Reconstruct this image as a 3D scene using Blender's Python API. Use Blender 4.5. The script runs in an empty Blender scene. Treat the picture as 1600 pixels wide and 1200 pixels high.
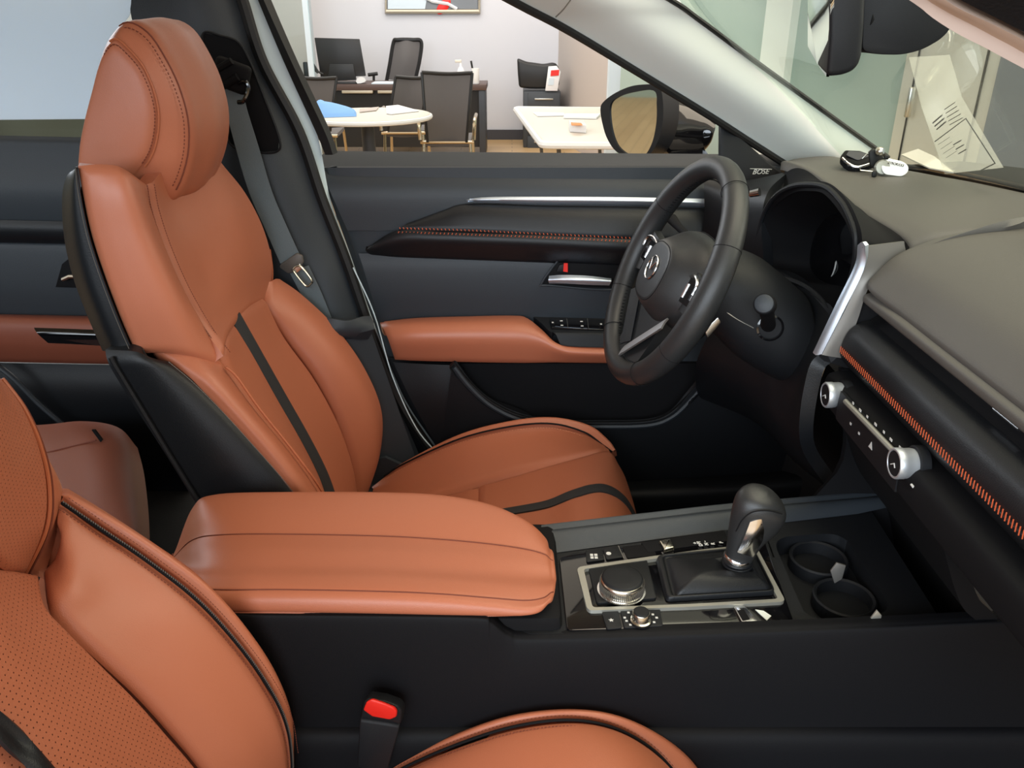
import bpy, bmesh, math, random
import numpy as np
from mathutils import Vector, Matrix
random.seed(7)
# ---------------------------------------------------------------- camera, world, lights, exposure
SC = bpy.context.scene
COL = SC.collection
CAMZ = 1.42; F = 1260.0; TH = math.radians(24.5)
cam_d = bpy.data.cameras.new('camera'); cam_d.sensor_width = 36; cam_d.lens = 36*F/1600
cam_d.clip_start = 0.02; cam_d.clip_end = 80
cam = bpy.data.objects.new('camera', cam_d); COL.objects.link(cam)
cam.location = (0, 0, CAMZ); cam.rotation_euler = (math.radians(90)-TH, 0, 0)
SC.camera = cam
SC.view_settings.view_transform = 'Standard'; SC.view_settings.look = 'None'
SC.view_settings.gamma = 1; SC.view_settings.use_curve_mapping = False
SC.view_settings.exposure = 0.12
W = bpy.data.worlds.new('world'); SC.world = W; W.use_nodes = True
nt = W.node_tree; nt.nodes.clear()
_o = nt.nodes.new('ShaderNodeOutputWorld'); _b = nt.nodes.new('ShaderNodeBackground')
_t = nt.nodes.new('ShaderNodeTexCoord'); _s = nt.nodes.new('ShaderNodeSeparateXYZ')
_r = nt.nodes.new('ShaderNodeValToRGB'); _m = nt.nodes.new('ShaderNodeMapRange')
nt.links.new(_t.outputs['Generated'], _s.inputs[0]); nt.links.new(_s.outputs['Z'], _m.inputs['Value'])
_m.inputs['From Min'].default_value = -1; _m.inputs['From Max'].default_value = 1
nt.links.new(_m.outputs['Result'], _r.inputs['Fac'])
_r.color_ramp.elements[0].position = 0.42; _r.color_ramp.elements[0].color = (0.13, 0.11, 0.09, 1)
_r.color_ramp.elements[1].position = 0.54; _r.color_ramp.elements[1].color = (0.78, 0.88, 0.98, 1)
_e = _r.color_ramp.elements.new(0.70); _e.color = (1.0, 0.88, 0.72, 1)
nt.links.new(_r.outputs['Color'], _b.inputs['Color']); _b.inputs['Strength'].default_value = 0.95
nt.links.new(_b.outputs[0], _o.inputs[0])
def area_light(name, loc, target, size, size_y, power, color):
    l = bpy.data.lights.new(name, 'AREA'); l.shape = 'RECTANGLE'; l.size = size; l.size_y = size_y
    l.energy = power; l.color = color
    o = bpy.data.objects.new(name, l); COL.objects.link(o); o.location = loc
    o.rotation_euler = (Vector(target)-Vector(loc)).to_track_quat('-Z', 'Y').to_euler()
    return o
# the showroom's tall street windows behind the photographer, and the ceiling light panels
area_light('showroom_window_light', (-1.5, -4.0, 2.6), (0, 1.0, 0.9), 6.0, 2.6, 340, (0.80, 0.90, 1.0))
area_light('ceiling_light_panel', (1.2, 0.9, 3.4), (0.3, 1.0, 0.8), 2.4, 2.4, 70, (1.0, 0.86, 0.68))
area_light('added_front_fill', (5.2, 0.6, 3.0), (-0.3, 1.2, 1.1), 3.0, 2.0, 75, (1.0, 0.88, 0.72))  # added warm fill through the windshield for headrest and dash, no window there
area_light('added_sheet_backlight', (-3.2, 4.2, 2.6), (-0.9, 1.6, 1.2), 2.0, 1.6, 60, (0.85, 0.92, 1.0))  # added lamp that brightens the rear window sheet from behind, no window modelled
area_light('office_ceiling_light', (-0.8, 8.3, 3.0), (-0.8, 8.6, 0.5), 4.0, 3.0, 120, (1.0, 0.95, 0.89))

# ---------------------------------------------------------------- projection of photo points to places in the car
CT, ST = math.cos(TH), math.sin(TH)
def ray(u, v):
    a = (u-800)/F; b = (600-v)/F
    return Vector((a, CT+b*ST, -ST+b*CT))
def P(u, v, y):
    d = ray(u, v); d = d*(y/d.y); return Vector((d.x, d.y, d.z+CAMZ))
def PX(u, v, x):
    d = ray(u, v); d = d*(x/d.x); return Vector((d.x, d.y, d.z+CAMZ))
CAMP = Vector((0, 0, CAMZ))
def PPl(u, v, p0, n):
    d = ray(u, v); return CAMP+d*((p0-CAMP).dot(n)/d.dot(n))
def PZ(u, v, drop):
    d = ray(u, v); d = d*(-drop/d.z); return Vector((d.x, d.y, d.z+CAMZ))
def Q(x, y, drop): return Vector((x, y, CAMZ-drop))

# ---------------------------------------------------------------- materials
def mat(name, color, rough=0.5, metal=0.0, bump=0.0, bscale=600, spec=0.5, coat=0.0, kind=None, ior=None):
    m = bpy.data.materials.new(name); m.use_nodes = True
    t = m.node_tree; n = t.nodes; b = n['Principled BSDF']
    b.inputs['Base Color'].default_value = (*color, 1); b.inputs['Roughness'].default_value = rough
    b.inputs['Metallic'].default_value = metal; b.inputs['Specular IOR Level'].default_value = spec
    b.inputs['Coat Weight'].default_value = coat
    tc = n.new('ShaderNodeTexCoord'); no = n.new('ShaderNodeTexNoise')
    no.inputs['Scale'].default_value = bscale; no.inputs['Detail'].default_value = 2
    t.links.new(tc.outputs['Object'], no.inputs['Vector'])
    mp = n.new('ShaderNodeMapRange'); mp.inputs['To Min'].default_value = max(0, rough-0.04); mp.inputs['To Max'].default_value = min(1, rough+0.04)
    t.links.new(no.outputs['Fac'], mp.inputs['Value']); t.links.new(mp.outputs['Result'], b.inputs['Roughness'])
    if bump > 0:
        bp = n.new('ShaderNodeBump'); bp.inputs['Strength'].default_value = bump; bp.inputs['Distance'].default_value = 0.001
        t.links.new(no.outputs['Fac'], bp.inputs['Height']); t.links.new(bp.outputs['Normal'], b.inputs['Normal'])
    return m
def perforate(m, pitch=0.0056, r=0.125, dark=(0.10, 0.022, 0.010)):
    t = m.node_tree; n = t.nodes; b = n['Principled BSDF']
    tc2 = n.new('ShaderNodeTexCoord'); s0 = n.new('ShaderNodeSeparateXYZ'); uv = n.new('ShaderNodeCombineXYZ'); t.links.new(tc2.outputs['Object'], s0.inputs[0]); t.links.new(s0.outputs['Y'], uv.inputs[0]); t.links.new(s0.outputs['Z'], uv.inputs[1])
    base = tuple(b.inputs['Base Color'].default_value)
    sc = n.new('ShaderNodeVectorMath'); sc.operation = 'SCALE'; sc.inputs['Scale'].default_value = 1/pitch
    t.links.new(uv.outputs[0], sc.inputs[0])
    sp = n.new('ShaderNodeSeparateXYZ'); t.links.new(sc.outputs[0], sp.inputs[0])
    fl = n.new('ShaderNodeMath'); fl.operation = 'FLOOR'; t.links.new(sp.outputs['Y'], fl.inputs[0])
    h = n.new('ShaderNodeMath'); h.operation = 'MULTIPLY'; h.inputs[1].default_value = 0.5; t.links.new(fl.outputs[0], h.inputs[0])
    ad = n.new('ShaderNodeMath'); ad.operation = 'ADD'; t.links.new(sp.outputs['X'], ad.inputs[0]); t.links.new(h.outputs[0], ad.inputs[1])
    cm = n.new('ShaderNodeCombineXYZ'); t.links.new(ad.outputs[0], cm.inputs[0]); t.links.new(sp.outputs['Y'], cm.inputs[1])
    fr = n.new('ShaderNodeVectorMath'); fr.operation = 'FRACTION'; t.links.new(cm.outputs[0], fr.inputs[0])
    ds = n.new('ShaderNodeVectorMath'); ds.operation = 'DISTANCE'; ds.inputs[1].default_value = (0.5, 0.5, 0); t.links.new(fr.outputs[0], ds.inputs[0])
    lt = n.new('ShaderNodeMath'); lt.operation = 'LESS_THAN'; lt.inputs[1].default_value = r; t.links.new(ds.outputs['Value'], lt.inputs[0])
    mx = n.new('ShaderNodeMix'); mx.data_type = 'RGBA'; t.links.new(lt.outputs[0], mx.inputs['Factor'])
    mx.inputs['A'].default_value = base; mx.inputs['B'].default_value = (*dark, 1)
    t.links.new(mx.outputs['Result'], b.inputs['Base Color'])
    return m
TAN = (0.44, 0.142, 0.074)
M = {}
M['tan'] = mat('tan_leather', TAN, 0.42, bump=0.22, bscale=900)
M['tan_perf'] = perforate(mat('perforated_tan_leather', TAN, 0.45, bump=0.2, bscale=900))
M['tan_dark'] = mat('tan_seam_thread', (0.16, 0.035, 0.016), 0.7)
M['tan_pipe'] = mat('tan_piping', (0.42, 0.12, 0.05), 0.5)
M['tan_light'] = mat('light_tan_thread', (0.62, 0.25, 0.13), 0.6)
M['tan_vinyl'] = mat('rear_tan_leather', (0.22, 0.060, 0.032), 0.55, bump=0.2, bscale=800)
M['black_leather'] = mat('black_leather', (0.007, 0.008, 0.010), 0.44, bump=0.25, bscale=800, spec=0.4)
M['stripe'] = mat('black_stripe_suede', (0.022, 0.022, 0.024), 0.8)
M['wheel_leather'] = mat('steering_wheel_leather', (0.020, 0.021, 0.022), 0.42, bump=0.2, bscale=900)
M['plastic'] = mat('black_grained_plastic', (0.0075, 0.0085, 0.0105), 0.55, bump=0.25, bscale=1200, spec=0.32)
M['plastic2'] = mat('charcoal_door_plastic', (0.022, 0.028, 0.035), 0.5, bump=0.3, bscale=1200)
M['dash'] = mat('dash_soft_vinyl', (0.092, 0.085, 0.076), 0.55, bump=0.3, bscale=1000)
M['dark'] = mat('deep_black_plastic', (0.004, 0.004, 0.005), 0.75, spec=0.2)
M['carpet'] = mat('black_carpet', (0.006, 0.006, 0.007), 0.95, bump=0.6, bscale=400)
M['piano'] = mat('piano_black', (0.004, 0.004, 0.005), 0.07, coat=0.5)
M['faint'] = mat('faint_reflected_print', (0.24, 0.24, 0.22), 0.7)
M['blade'] = mat('polished_spoke_metal', (0.90, 0.90, 0.92), 0.38, 1.0)
M['bladeblue'] = mat('satin_blue_silver', (0.66, 0.74, 0.84), 0.42, 0.9)
M['vent'] = mat('graphite_vent_trim', (0.20, 0.19, 0.175), 0.42, 0.5)
M['knob'] = mat('satin_knob_ring', (0.62, 0.66, 0.70), 0.42, 0.7)
M['console'] = mat('matte_black_console', (0.0050, 0.0052, 0.0066), 0.62, bump=0.2, bscale=1200, spec=0.16)
M['chrome'] = mat('satin_chrome', (0.72, 0.72, 0.73), 0.18, 1.0)
M['silver'] = mat('brushed_silver_trim', (0.55, 0.54, 0.50), 0.32, 1.0)
M['warmsilver'] = mat('matte_champagne_trim', (0.42, 0.41, 0.36), 0.4, 0.6)
M['red'] = mat('red_plastic', (0.75, 0.02, 0.012), 0.4)
M['redstitch'] = mat('orange_thread', (0.55, 0.095, 0.03), 0.6)
M['belt'] = mat('grey_webbing', (0.13, 0.16, 0.175), 0.75, bump=0.5, bscale=900)
M['beltplastic'] = mat('grey_latch_plastic', (0.10, 0.09, 0.08), 0.5)
M['steel'] = mat('latch_steel', (0.66, 0.63, 0.55), 0.25, 1.0)
M['paint'] = mat('pale_blue_white_paint', (0.60, 0.72, 0.76), 0.25, coat=0.6)
M['headliner'] = mat('pale_headliner_trim', (0.80, 0.84, 0.79), 0.7)
M['beige'] = mat('beige_trim_edge', (0.42, 0.32, 0.27), 0.8)
M['rubber'] = mat('black_rubber', (0.006, 0.006, 0.006), 0.55)
M['icon'] = mat('white_icon_print', (0.62, 0.62, 0.60), 0.6)
M['mirror'] = mat('mirror_glass', (0.80, 0.83, 0.80), 0.02, 1.0)
M['white'] = mat('white_paper', (0.82, 0.84, 0.86), 0.7)
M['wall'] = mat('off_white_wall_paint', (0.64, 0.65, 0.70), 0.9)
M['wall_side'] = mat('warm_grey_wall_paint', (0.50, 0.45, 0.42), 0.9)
M['greywall'] = mat('grey_green_wall', (0.36, 0.46, 0.42), 0.85)
M['ptable'] = mat('cream_laminate', (0.72, 0.68, 0.60), 0.4)
M['edge'] = mat('white_table_edge', (0.80, 0.82, 0.83), 0.4)
M['desk'] = mat('brown_wood_veneer', (0.085, 0.052, 0.045), 0.45)
M['deskdark'] = mat('dark_blue_grey_laminate', (0.035, 0.042, 0.055), 0.5)
M['mesh'] = mat('dark_chair_mesh', (0.12, 0.112, 0.112), 0.8, bump=0.5, bscale=300)
M['blackp'] = mat('black_office_plastic', (0.012, 0.012, 0.013), 0.45)
M['gold'] = mat('warm_chrome_tube', (0.60, 0.50, 0.36), 0.22, 1.0)
M['bluecloth'] = mat('sky_blue_cloth', (0.20, 0.42, 0.80), 0.85)
M['baseb'] = mat('dark_grey_baseboard', (0.055, 0.055, 0.065), 0.6)
M['frame'] = mat('brass_tone_frame', (0.50, 0.45, 0.36), 0.4, 0.3)
M['cab'] = mat('charcoal_cabinet', (0.045, 0.052, 0.062), 0.45)
M['paleblue'] = mat('pale_blue_column_paint', (0.62, 0.72, 0.80), 0.8)
M['orange'] = mat('orange_card', (0.80, 0.30, 0.08), 0.6)
M['steel_door'] = mat('brushed_steel_door', (0.74, 0.71, 0.62), 0.35, 0.35)
M['darkgrey'] = mat('slate_grey_panel', (0.19, 0.21, 0.235), 0.7)
M['dgreen'] = mat('dark_green_outdoor_hedge', (0.055, 0.058, 0.045), 0.9)
def wood_mat():
    m = mat('pale_wood_plank_floor', (0.6, 0.42, 0.22), 0.35); t = m.node_tree; n = t.nodes; b = n['Principled BSDF']
    tc = n.new('ShaderNodeTexCoord'); br = n.new('ShaderNodeTexBrick')
    br.inputs['Scale'].default_value = 1.0; br.inputs['Brick Width'].default_value = 1.2; br.inputs['Row Height'].default_value = 0.14
    br.inputs['Mortar Size'].default_value = 0.004
    br.inputs['Color1'].default_value = (0.58, 0.40, 0.21, 1); br.inputs['Color2'].default_value = (0.48, 0.31, 0.15, 1); br.inputs['Mortar'].default_value = (0.2, 0.12, 0.06, 1)
    t.links.new(tc.outputs['Object'], br.inputs['Vector'])
    t.links.new(br.outputs['Color'], b.inputs['Base Color']); return m
M['wood'] = wood_mat()
def clearish(name, color, alpha, rough=0.02):
    # thin clear sheet: mostly see-through with a real reflection
    m = bpy.data.materials.new(name); m.use_nodes = True; t = m.node_tree; n = t.nodes; n.clear()
    o = n.new('ShaderNodeOutputMaterial'); tr = n.new('ShaderNodeBsdfTransparent'); tr.inputs[0].default_value = (*color, 1)
    gl = n.new('ShaderNodeBsdfGlossy'); gl.inputs['Roughness'].default_value = rough
    fr = n.new('ShaderNodeFresnel'); ge = n.new('ShaderNodeNewGeometry'); io = n.new('ShaderNodeMapRange'); io.inputs['To Min'].default_value = 1.45; io.inputs['To Max'].default_value = 1/1.45
    t.links.new(ge.outputs['Backfacing'], io.inputs['Value']); t.links.new(io.outputs['Result'], fr.inputs[0])
    mx = n.new('ShaderNodeMixShader'); t.links.new(fr.outputs[0], mx.inputs[0]); t.links.new(tr.outputs[0], mx.inputs[1]); t.links.new(gl.outputs[0], mx.inputs[2])
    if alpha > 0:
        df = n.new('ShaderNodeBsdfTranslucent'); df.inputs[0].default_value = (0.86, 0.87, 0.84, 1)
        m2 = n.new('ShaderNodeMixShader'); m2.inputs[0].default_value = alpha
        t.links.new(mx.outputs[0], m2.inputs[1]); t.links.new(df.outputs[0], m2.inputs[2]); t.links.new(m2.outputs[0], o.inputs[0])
    else: t.links.new(mx.outputs[0], o.inputs[0])
    return m
M['glass'] = clearish('green_tinted_windshield_glass', (0.94, 0.985, 0.96), 0.0)
M['clearglass'] = clearish('clear_partition_glass', (0.90, 0.96, 0.97), 0.0)
M['film'] = clearish('reflected_sheet_film', (0.97, 0.98, 0.96), 0.17, 0.2)
def paper_mat():
    m = bpy.data.materials.new('backlit_paper'); m.use_nodes = True; t = m.node_tree; n = t.nodes; n.clear()
    o = n.new('ShaderNodeOutputMaterial'); df = n.new('ShaderNodeBsdfDiffuse'); tr = n.new('ShaderNodeBsdfTranslucent'); mx = n.new('ShaderNodeMixShader')
    tc = n.new('ShaderNodeTexCoord'); no = n.new('ShaderNodeTexNoise'); no.inputs['Scale'].default_value = 3; r = n.new('ShaderNodeMix'); r.data_type = 'RGBA'
    t.links.new(tc.outputs['Object'], no.inputs['Vector']); t.links.new(no.outputs['Fac'], r.inputs['Factor'])
    r.inputs['A'].default_value = (0.76, 0.85, 0.98, 1); r.inputs['B'].default_value = (0.84, 0.90, 0.99, 1)
    t.links.new(r.outputs['Result'], df.inputs[0]); t.links.new(r.outputs['Result'], tr.inputs[0]); mx.inputs[0].default_value = 0.6
    t.links.new(df.outputs[0], mx.inputs[1]); t.links.new(tr.outputs[0], mx.inputs[2]); t.links.new(mx.outputs[0], o.inputs[0]); return m
M['backlit'] = paper_mat()

# ---------------------------------------------------------------- object helpers
WL = {}
def tag(o, label=None, cat=None, group=None, kind=None):
    if label: o['label'] = label
    if cat: o['category'] = cat
    if group: o['group'] = group
    if kind: o['kind'] = kind
    return o
def thing(name, label, cat, loc, group=None):
    o = bpy.data.objects.new(name, None); COL.objects.link(o); o.location = loc; o.empty_display_size = 0.05
    WL[o] = Vector(loc); return tag(o, label, cat, group)
def crs(p, n):
    p = np.asarray(p, float); k = len(p)
    if k == 2:
        t = np.linspace(0, 1, n).reshape((-1,)+(1,)*(p.ndim-1)); return p[0]*(1-t)+p[1]*t
    e = np.concatenate([[2*p[0]-p[1]], p, [2*p[-1]-p[-2]]])
    t = np.linspace(0, k-1, n); i = np.minimum(t.astype(int), k-2); f = (t-i).reshape((-1,)+(1,)*(p.ndim-1))
    a, b, c, d = e[i], e[i+1], e[i+2], e[i+3]
    return 0.5*((2*b)+(-a+c)*f+(2*a-5*b+4*c-d)*f*f+(-a+3*b-3*c+d)*f**3)
def crc(p, n):
    p = np.asarray(p, float); k = len(p); t = np.linspace(0, k, n, endpoint=False); i = t.astype(int); f = (t-i)[:, None]
    g = lambda j: p[(i+j) % k]
    a, b, c, d = g(-1), g(0), g(1), g(2)
    return 0.5*((2*b)+(-a+c)*f+(2*a-5*b+4*c-d)*f*f+(-a+3*b-3*c+d)*f**3)
class MB:
    def __init__(s): s.v = []; s.f = []; s.uv = []; s.fm = []
    def add(s, vs, fs, uvs=None, mi=0):
        o = len(s.v); s.v += [tuple(x) for x in vs]; s.f += [tuple(o+i for i in f) for f in fs]
        s.uv += list(uvs) if uvs is not None else [(x[0], x[1]) for x in vs]; s.fm += [mi]*len(fs); return s
    def surf(s, rows, nu=24, nv=24, puff=(0, 0, 0, 0), pd=0.006, pw=0.02, thick=0.012, bulge=0.0, toward=CAMP, off=0.0, lin=False):
        """smooth panel through rows of points; puff = tuck (first col, last col, first row, last row)"""
        c = np.array([[tuple(q) for q in r] for r in rows], float)
        if lin:
            g = np.stack([np.stack([np.interp(np.linspace(0, 1, nu), np.linspace(0, 1, c.shape[1]), r[:, k]) for k in range(3)], 1) for r in c])
            g = np.stack([np.stack([np.interp(np.linspace(0, 1, nv), np.linspace(0, 1, g.shape[0]), g[:, j, k]) for k in range(3)], 1) for j in range(nu)], 1)
        else:
            g = crs(np.swapaxes(crs(np.swapaxes(c, 0, 1), nu), 0, 1), nv)
        du = np.gradient(g, axis=1); dv = np.gradient(g, axis=0)
        N = np.cross(du, dv); N /= (np.linalg.norm(N, axis=2, keepdims=True)+1e-12)
        if toward is not None:
            tw = np.array(tuple(toward))
            if np.sum(N*(tw-g)) < 0: N = -N
        lu = np.concatenate([np.zeros((nv, 1)), np.cumsum(np.linalg.norm(np.diff(g, axis=1), axis=2), 1)], 1)
        lv = np.concatenate([np.zeros((1, nu)), np.cumsum(np.linalg.norm(np.diff(g, axis=0), axis=2), 0)], 0)
        D = np.zeros((nv, nu))
        for on, d in ((puff[0], lu), (puff[1], lu[:, -1:]-lu), (puff[2], lv), (puff[3], lv[-1:]-lv)):
            if on: D = np.maximum(D, on*pd*np.clip(1-d/pw, 0, 1)**2)
        st = np.sin(np.pi*np.linspace(0, 1, nv))[:, None]*np.sin(np.pi*np.linspace(0, 1, nu))[None]
        A = g+N*(off-D+bulge*st)[..., None]; B = A-N*thick
        vs = [tuple(x) for x in A.reshape(-1, 3)]+[tuple(x) for x in B.reshape(-1, 3)]
        uv = list(zip(lu.ravel(), lv.ravel()))*2
        n = nu*nv; fs = []
        sgn = np.sum(np.cross(du, dv)*N) > 0
        for j in range(nv-1):
            for i in range(nu-1):
                a, b, c2, d = j*nu+i, j*nu+i+1, (j+1)*nu+i+1, (j+1)*nu+i
                q = (a, b, c2, d); fs.append(q if sgn else q[::-1]); fs.append(tuple(k+n for k in (q[::-1] if sgn else q)))
        def side(idx):
            for a, b in zip(idx[:-1], idx[1:]): fs.append((a, a+n, b+n, b) if sgn else (b, b+n, a+n, a))
        side([i for i in range(nu)]); side([(nv-1)*nu+i for i in range(nu-1, -1, -1)])
        side([j*nu for j in range(nv-1, -1, -1)]); side([j*nu+nu-1 for j in range(nv)])
        s.add(vs, fs, uv); s.last = A; s.lastN = N; return s
    def tube(s, pts, r, seg=8, closed=False, flat=None, up=(0, 0, 1), smooth=0):
        pts = [Vector(p) for p in pts]
        if smooth: pts = [Vector(x) for x in (crc(pts, smooth) if closed else crs(pts, smooth))]
        n = len(pts); R = r if hasattr(r, '__len__') else [r]*n
        if len(R) != n: R = list(np.interp(np.linspace(0, 1, n), np.linspace(0, 1, len(R)), R))
        vs = []; up = Vector(up)
        for i, p in enumerate(pts):
            t = (pts[(i+1) % n]-pts[i-1]) if closed else (pts[min(i+1, n-1)]-pts[max(i-1, 0)])
            t.normalize(); a = t.cross(up)
            if a.length < 1e-4: a = t.cross(Vector((1, 0.01, 0)))
            a.normalize()
            if i > 0 and flat is None:      # carry the frame along so that it never flips
                q = pa-t*pa.dot(t)
                if q.length > 1e-4: a = q.normalized()
            pa = a; b = a.cross(t)
            fa, fb = flat or (1, 1)
            for k in range(seg):
                w = 2*math.pi*k/seg; vs.append(p+a*(math.cos(w)*R[i]*fa)+b*(math.sin(w)*R[i]*fb))
        fs = []
        m = n if closed else n-1
        for i in range(m):
            for k in range(seg):
                fs.append((i*seg+k, i*seg+(k+1) % seg, ((i+1) % n)*seg+(k+1) % seg, ((i+1) % n)*seg+k))
        if not closed: fs += [tuple(range(seg))[::-1], tuple((n-1)*seg+k for k in range(seg))]
        return s.add(vs, fs)
    def loft(s, secs, cap=True, nres=0):
        """closed rings of points joined one to the next"""
        secs = [[Vector(p) for p in r] for r in secs]
        if nres: secs = [[Vector(x) for x in r] for r in crs(np.array([[tuple(q) for q in r] for r in secs]), nres)]
        k = len(secs[0]); vs = [p for r in secs for p in r]; fs = []
        for i in range(len(secs)-1):
            for j in range(k): fs.append((i*k+j, i*k+(j+1) % k, (i+1)*k+(j+1) % k, (i+1)*k+j))
        if cap: fs += [tuple(range(k))[::-1], tuple((len(secs)-1)*k+j for j in range(k))]
        return s.add(vs, fs)
    def prism(s, poly, vec, bev=0.0, seg=2):
        """polygon (points) pushed along vec, edges bevelled"""
        bm = bmesh.new(); vec = Vector(vec)
        a = [bm.verts.new(Vector(p)) for p in poly]; b = [bm.verts.new(Vector(p)+vec) for p in poly]; n = len(a)
        bm.faces.new(a); bm.faces.new(b[::-1])
        for i in range(n): bm.faces.new((a[i], b[i], b[(i+1) % n], a[(i+1) % n]))
        bmesh.ops.recalc_face_normals(bm, faces=bm.faces)
        if bev > 0: bmesh.ops.bevel(bm, geom=list(bm.edges), offset=bev, segments=seg, affect='EDGES', profile=0.5)
        bm.verts.index_update(); s.add([v.co for v in bm.verts], [[v.index for v in f.verts] for f in bm.faces]); bm.free(); return s
    def box(s, c, size, bev=0.0, rot=None, seg=2):
        c = Vector(c); x, y, z = [q/2 for q in size]; Rm = rot or Matrix.Identity(3)
        poly = [c+Rm@Vector(q) for q in ((-x, -y, -z), (x, -y, -z), (x, y, -z), (-x, y, -z))]
        return s.prism(poly, Rm@Vector((0, 0, 2*z)), bev, seg)
    def lathe(s, prof, org, axis, seg=28, scale=(1, 1), xdir=None):
        """profile [(radius, height)] turned about axis"""
        org = Vector(org); ax = Vector(axis).normalized(); a = Vector(xdir) if xdir else ax.orthogonal(); a = (a-ax*a.dot(ax)).normalized(); b = ax.cross(a)
        vs = []; fs = []
        for r, h in prof:
            for k in range(seg):
                w = 2*math.pi*k/seg; vs.append(org+ax*h+a*(math.cos(w)*r*scale[0])+b*(math.sin(w)*r*scale[1]))
        for i in range(len(prof)-1):
            for k in range(seg): fs.append((i*seg+k, i*seg+(k+1) % seg, (i+1)*seg+(k+1) % seg, (i+1)*seg+k))
        fs += [tuple(range(seg))[::-1], tuple((len(prof)-1)*seg+k for k in range(seg))]
        return s.add(vs, fs)
    def stitch(s, path, n, length=0.003, r=0.0005, lift=0.0008, toward=CAMP, slant=0.0, smooth=True, cross=0.0):
        pts = crs([tuple(p) for p in path], 400)
        L = np.concatenate([[0], np.cumsum(np.linalg.norm(np.diff(pts, axis=0), axis=1))]); tot = L[-1]
        for i in range(n):
            d = tot*(i+0.5)/n; c = Vector([np.interp(d, L, pts[:, k]) for k in range(3)])
            e = Vector([np.interp(min(d+0.002, tot), L, pts[:, k]) for k in range(3)])-Vector([np.interp(max(d-0.002, 0), L, pts[:, k]) for k in range(3)])
            e.normalize(); w = (Vector(toward)-c).normalized(); side = e.cross(w).normalized()
            c = c+w*lift; dr = (e*math.cos(slant)+side*math.sin(slant))
            s.tube([c-dr*length/2, c+dr*length/2], r, 5, up=w)
        return s
    def build(s, name, m, parent=None, label=None, smooth=40, sub=0, kind=None, group=None, cat=None):
        me = bpy.data.meshes.new(name); V = np.array([tuple(x) for x in s.v]); c = Vector((V.min(0)+V.max(0))/2)
        me.from_pydata([tuple(Vector(p)-c) for p in V], [], s.f)
        ul = me.uv_layers.new(name='UVMap'); li = np.zeros(len(me.loops), dtype=np.int32); me.loops.foreach_get('vertex_index', li)
        ul.data.foreach_set('uv', np.array(s.uv, float)[li].ravel())
        ms = m if isinstance(m, (list, tuple)) else [m]
        for q in ms: me.materials.append(M[q] if isinstance(q, str) else q)
        if len(ms) > 1: me.polygons.foreach_set('material_index', s.fm)
        bm = bmesh.new(); bm.from_mesh(me); bmesh.ops.recalc_face_normals(bm, faces=bm.faces); bm.to_mesh(me); bm.free()
        me.polygons.foreach_set('use_smooth', [True]*len(me.polygons)); me.set_sharp_from_angle(angle=math.radians(smooth)); me.update()
        o = bpy.data.objects.new(name, me); COL.objects.link(o); WL[o] = c
        if parent: o.parent = parent; o.location = c-WL[parent]
        else: o.location = c
        if sub:
            md = o.modifiers.new('smooth', 'SUBSURF'); md.levels = sub; md.render_levels = sub
        return tag(o, label, cat, group, kind)
def pts(lst): return [P(*q) for q in lst]
def rowsP(rows): return [[P(*q) for q in r] for r in rows]
def text_mb(txt, org, xd, yd, size, depth=0.0004, shear=0.0, bold=0.0):
    cu = bpy.data.curves.new('t', 'FONT'); cu.body = txt; cu.size = size; cu.extrude = depth; cu.align_x = 'CENTER'; cu.align_y = 'CENTER'; cu.shear = shear; cu.offset = bold
    o = bpy.data.objects.new('t', cu); COL.objects.link(o); bpy.context.view_layer.update()
    me = o.evaluated_get(bpy.context.evaluated_depsgraph_get()).to_mesh()
    xd = Vector(xd).normalized(); yd = Vector(yd); yd = (yd-xd*yd.dot(xd)).normalized(); zd = xd.cross(yd)
    mb = MB(); mb.add([Vector(org)+xd*v.co.x+yd*v.co.y+zd*v.co.z for v in me.vertices], [tuple(p.vertices) for p in me.polygons])
    o.to_mesh_clear(); bpy.data.objects.remove(o); bpy.data.curves.remove(cu); return mb
def glyphs(name, txt, org, xd, yd, size, m, parent, **k):
    return text_mb(txt, org, xd, yd, size, **k).build(name, m, parent, smooth=20)

# ================================================================ CAR SHELL
DY = 1.24      # driver seat centre line
body = thing('car_body', 'pale blue-white car body shell framing the open driver window and dark interior', 'car', (0, 0.856, 0))
MB().box(Q(-0.4, 0.856, 1.04), (3.2, 1.7, 0.06), 0.01).build('floor_carpet', 'carpet', body)
MB().box(Q(-0.75, 0.86, -0.235), (1.75, 1.30, 0.04), 0.015).build('roof_panel', 'headliner', body)
# door frame strip in body colour beside the window opening
def strip(L, R, y1, y2, n=40): return [[P(u, v, y1) for u, v in L], [P(u, v, y2) for u, v in R]]
Ls = [(366, -45), (384, 0), (415, 96), (472, 205), (508, 310), (545, 405), (585, 520), (628, 625), (680, 705)]
Rs = [(388, -45), (403, 0), (445, 96), (494, 205), (516, 310), (549, 402), (589, 517), (632, 622), (684, 701)]
MB().surf(strip(Ls, Rs, 1.60, 1.612), nu=60, nv=4, thick=0.02).build('door_frame_strip', 'paint', body)
seal = MB()
seal.tube(pts([(q[0]-5, q[1]+1, 1.585) for q in Ls]), 0.011, 8, smooth=60)
seal.build('weather_seal', 'rubber', body)
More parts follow.
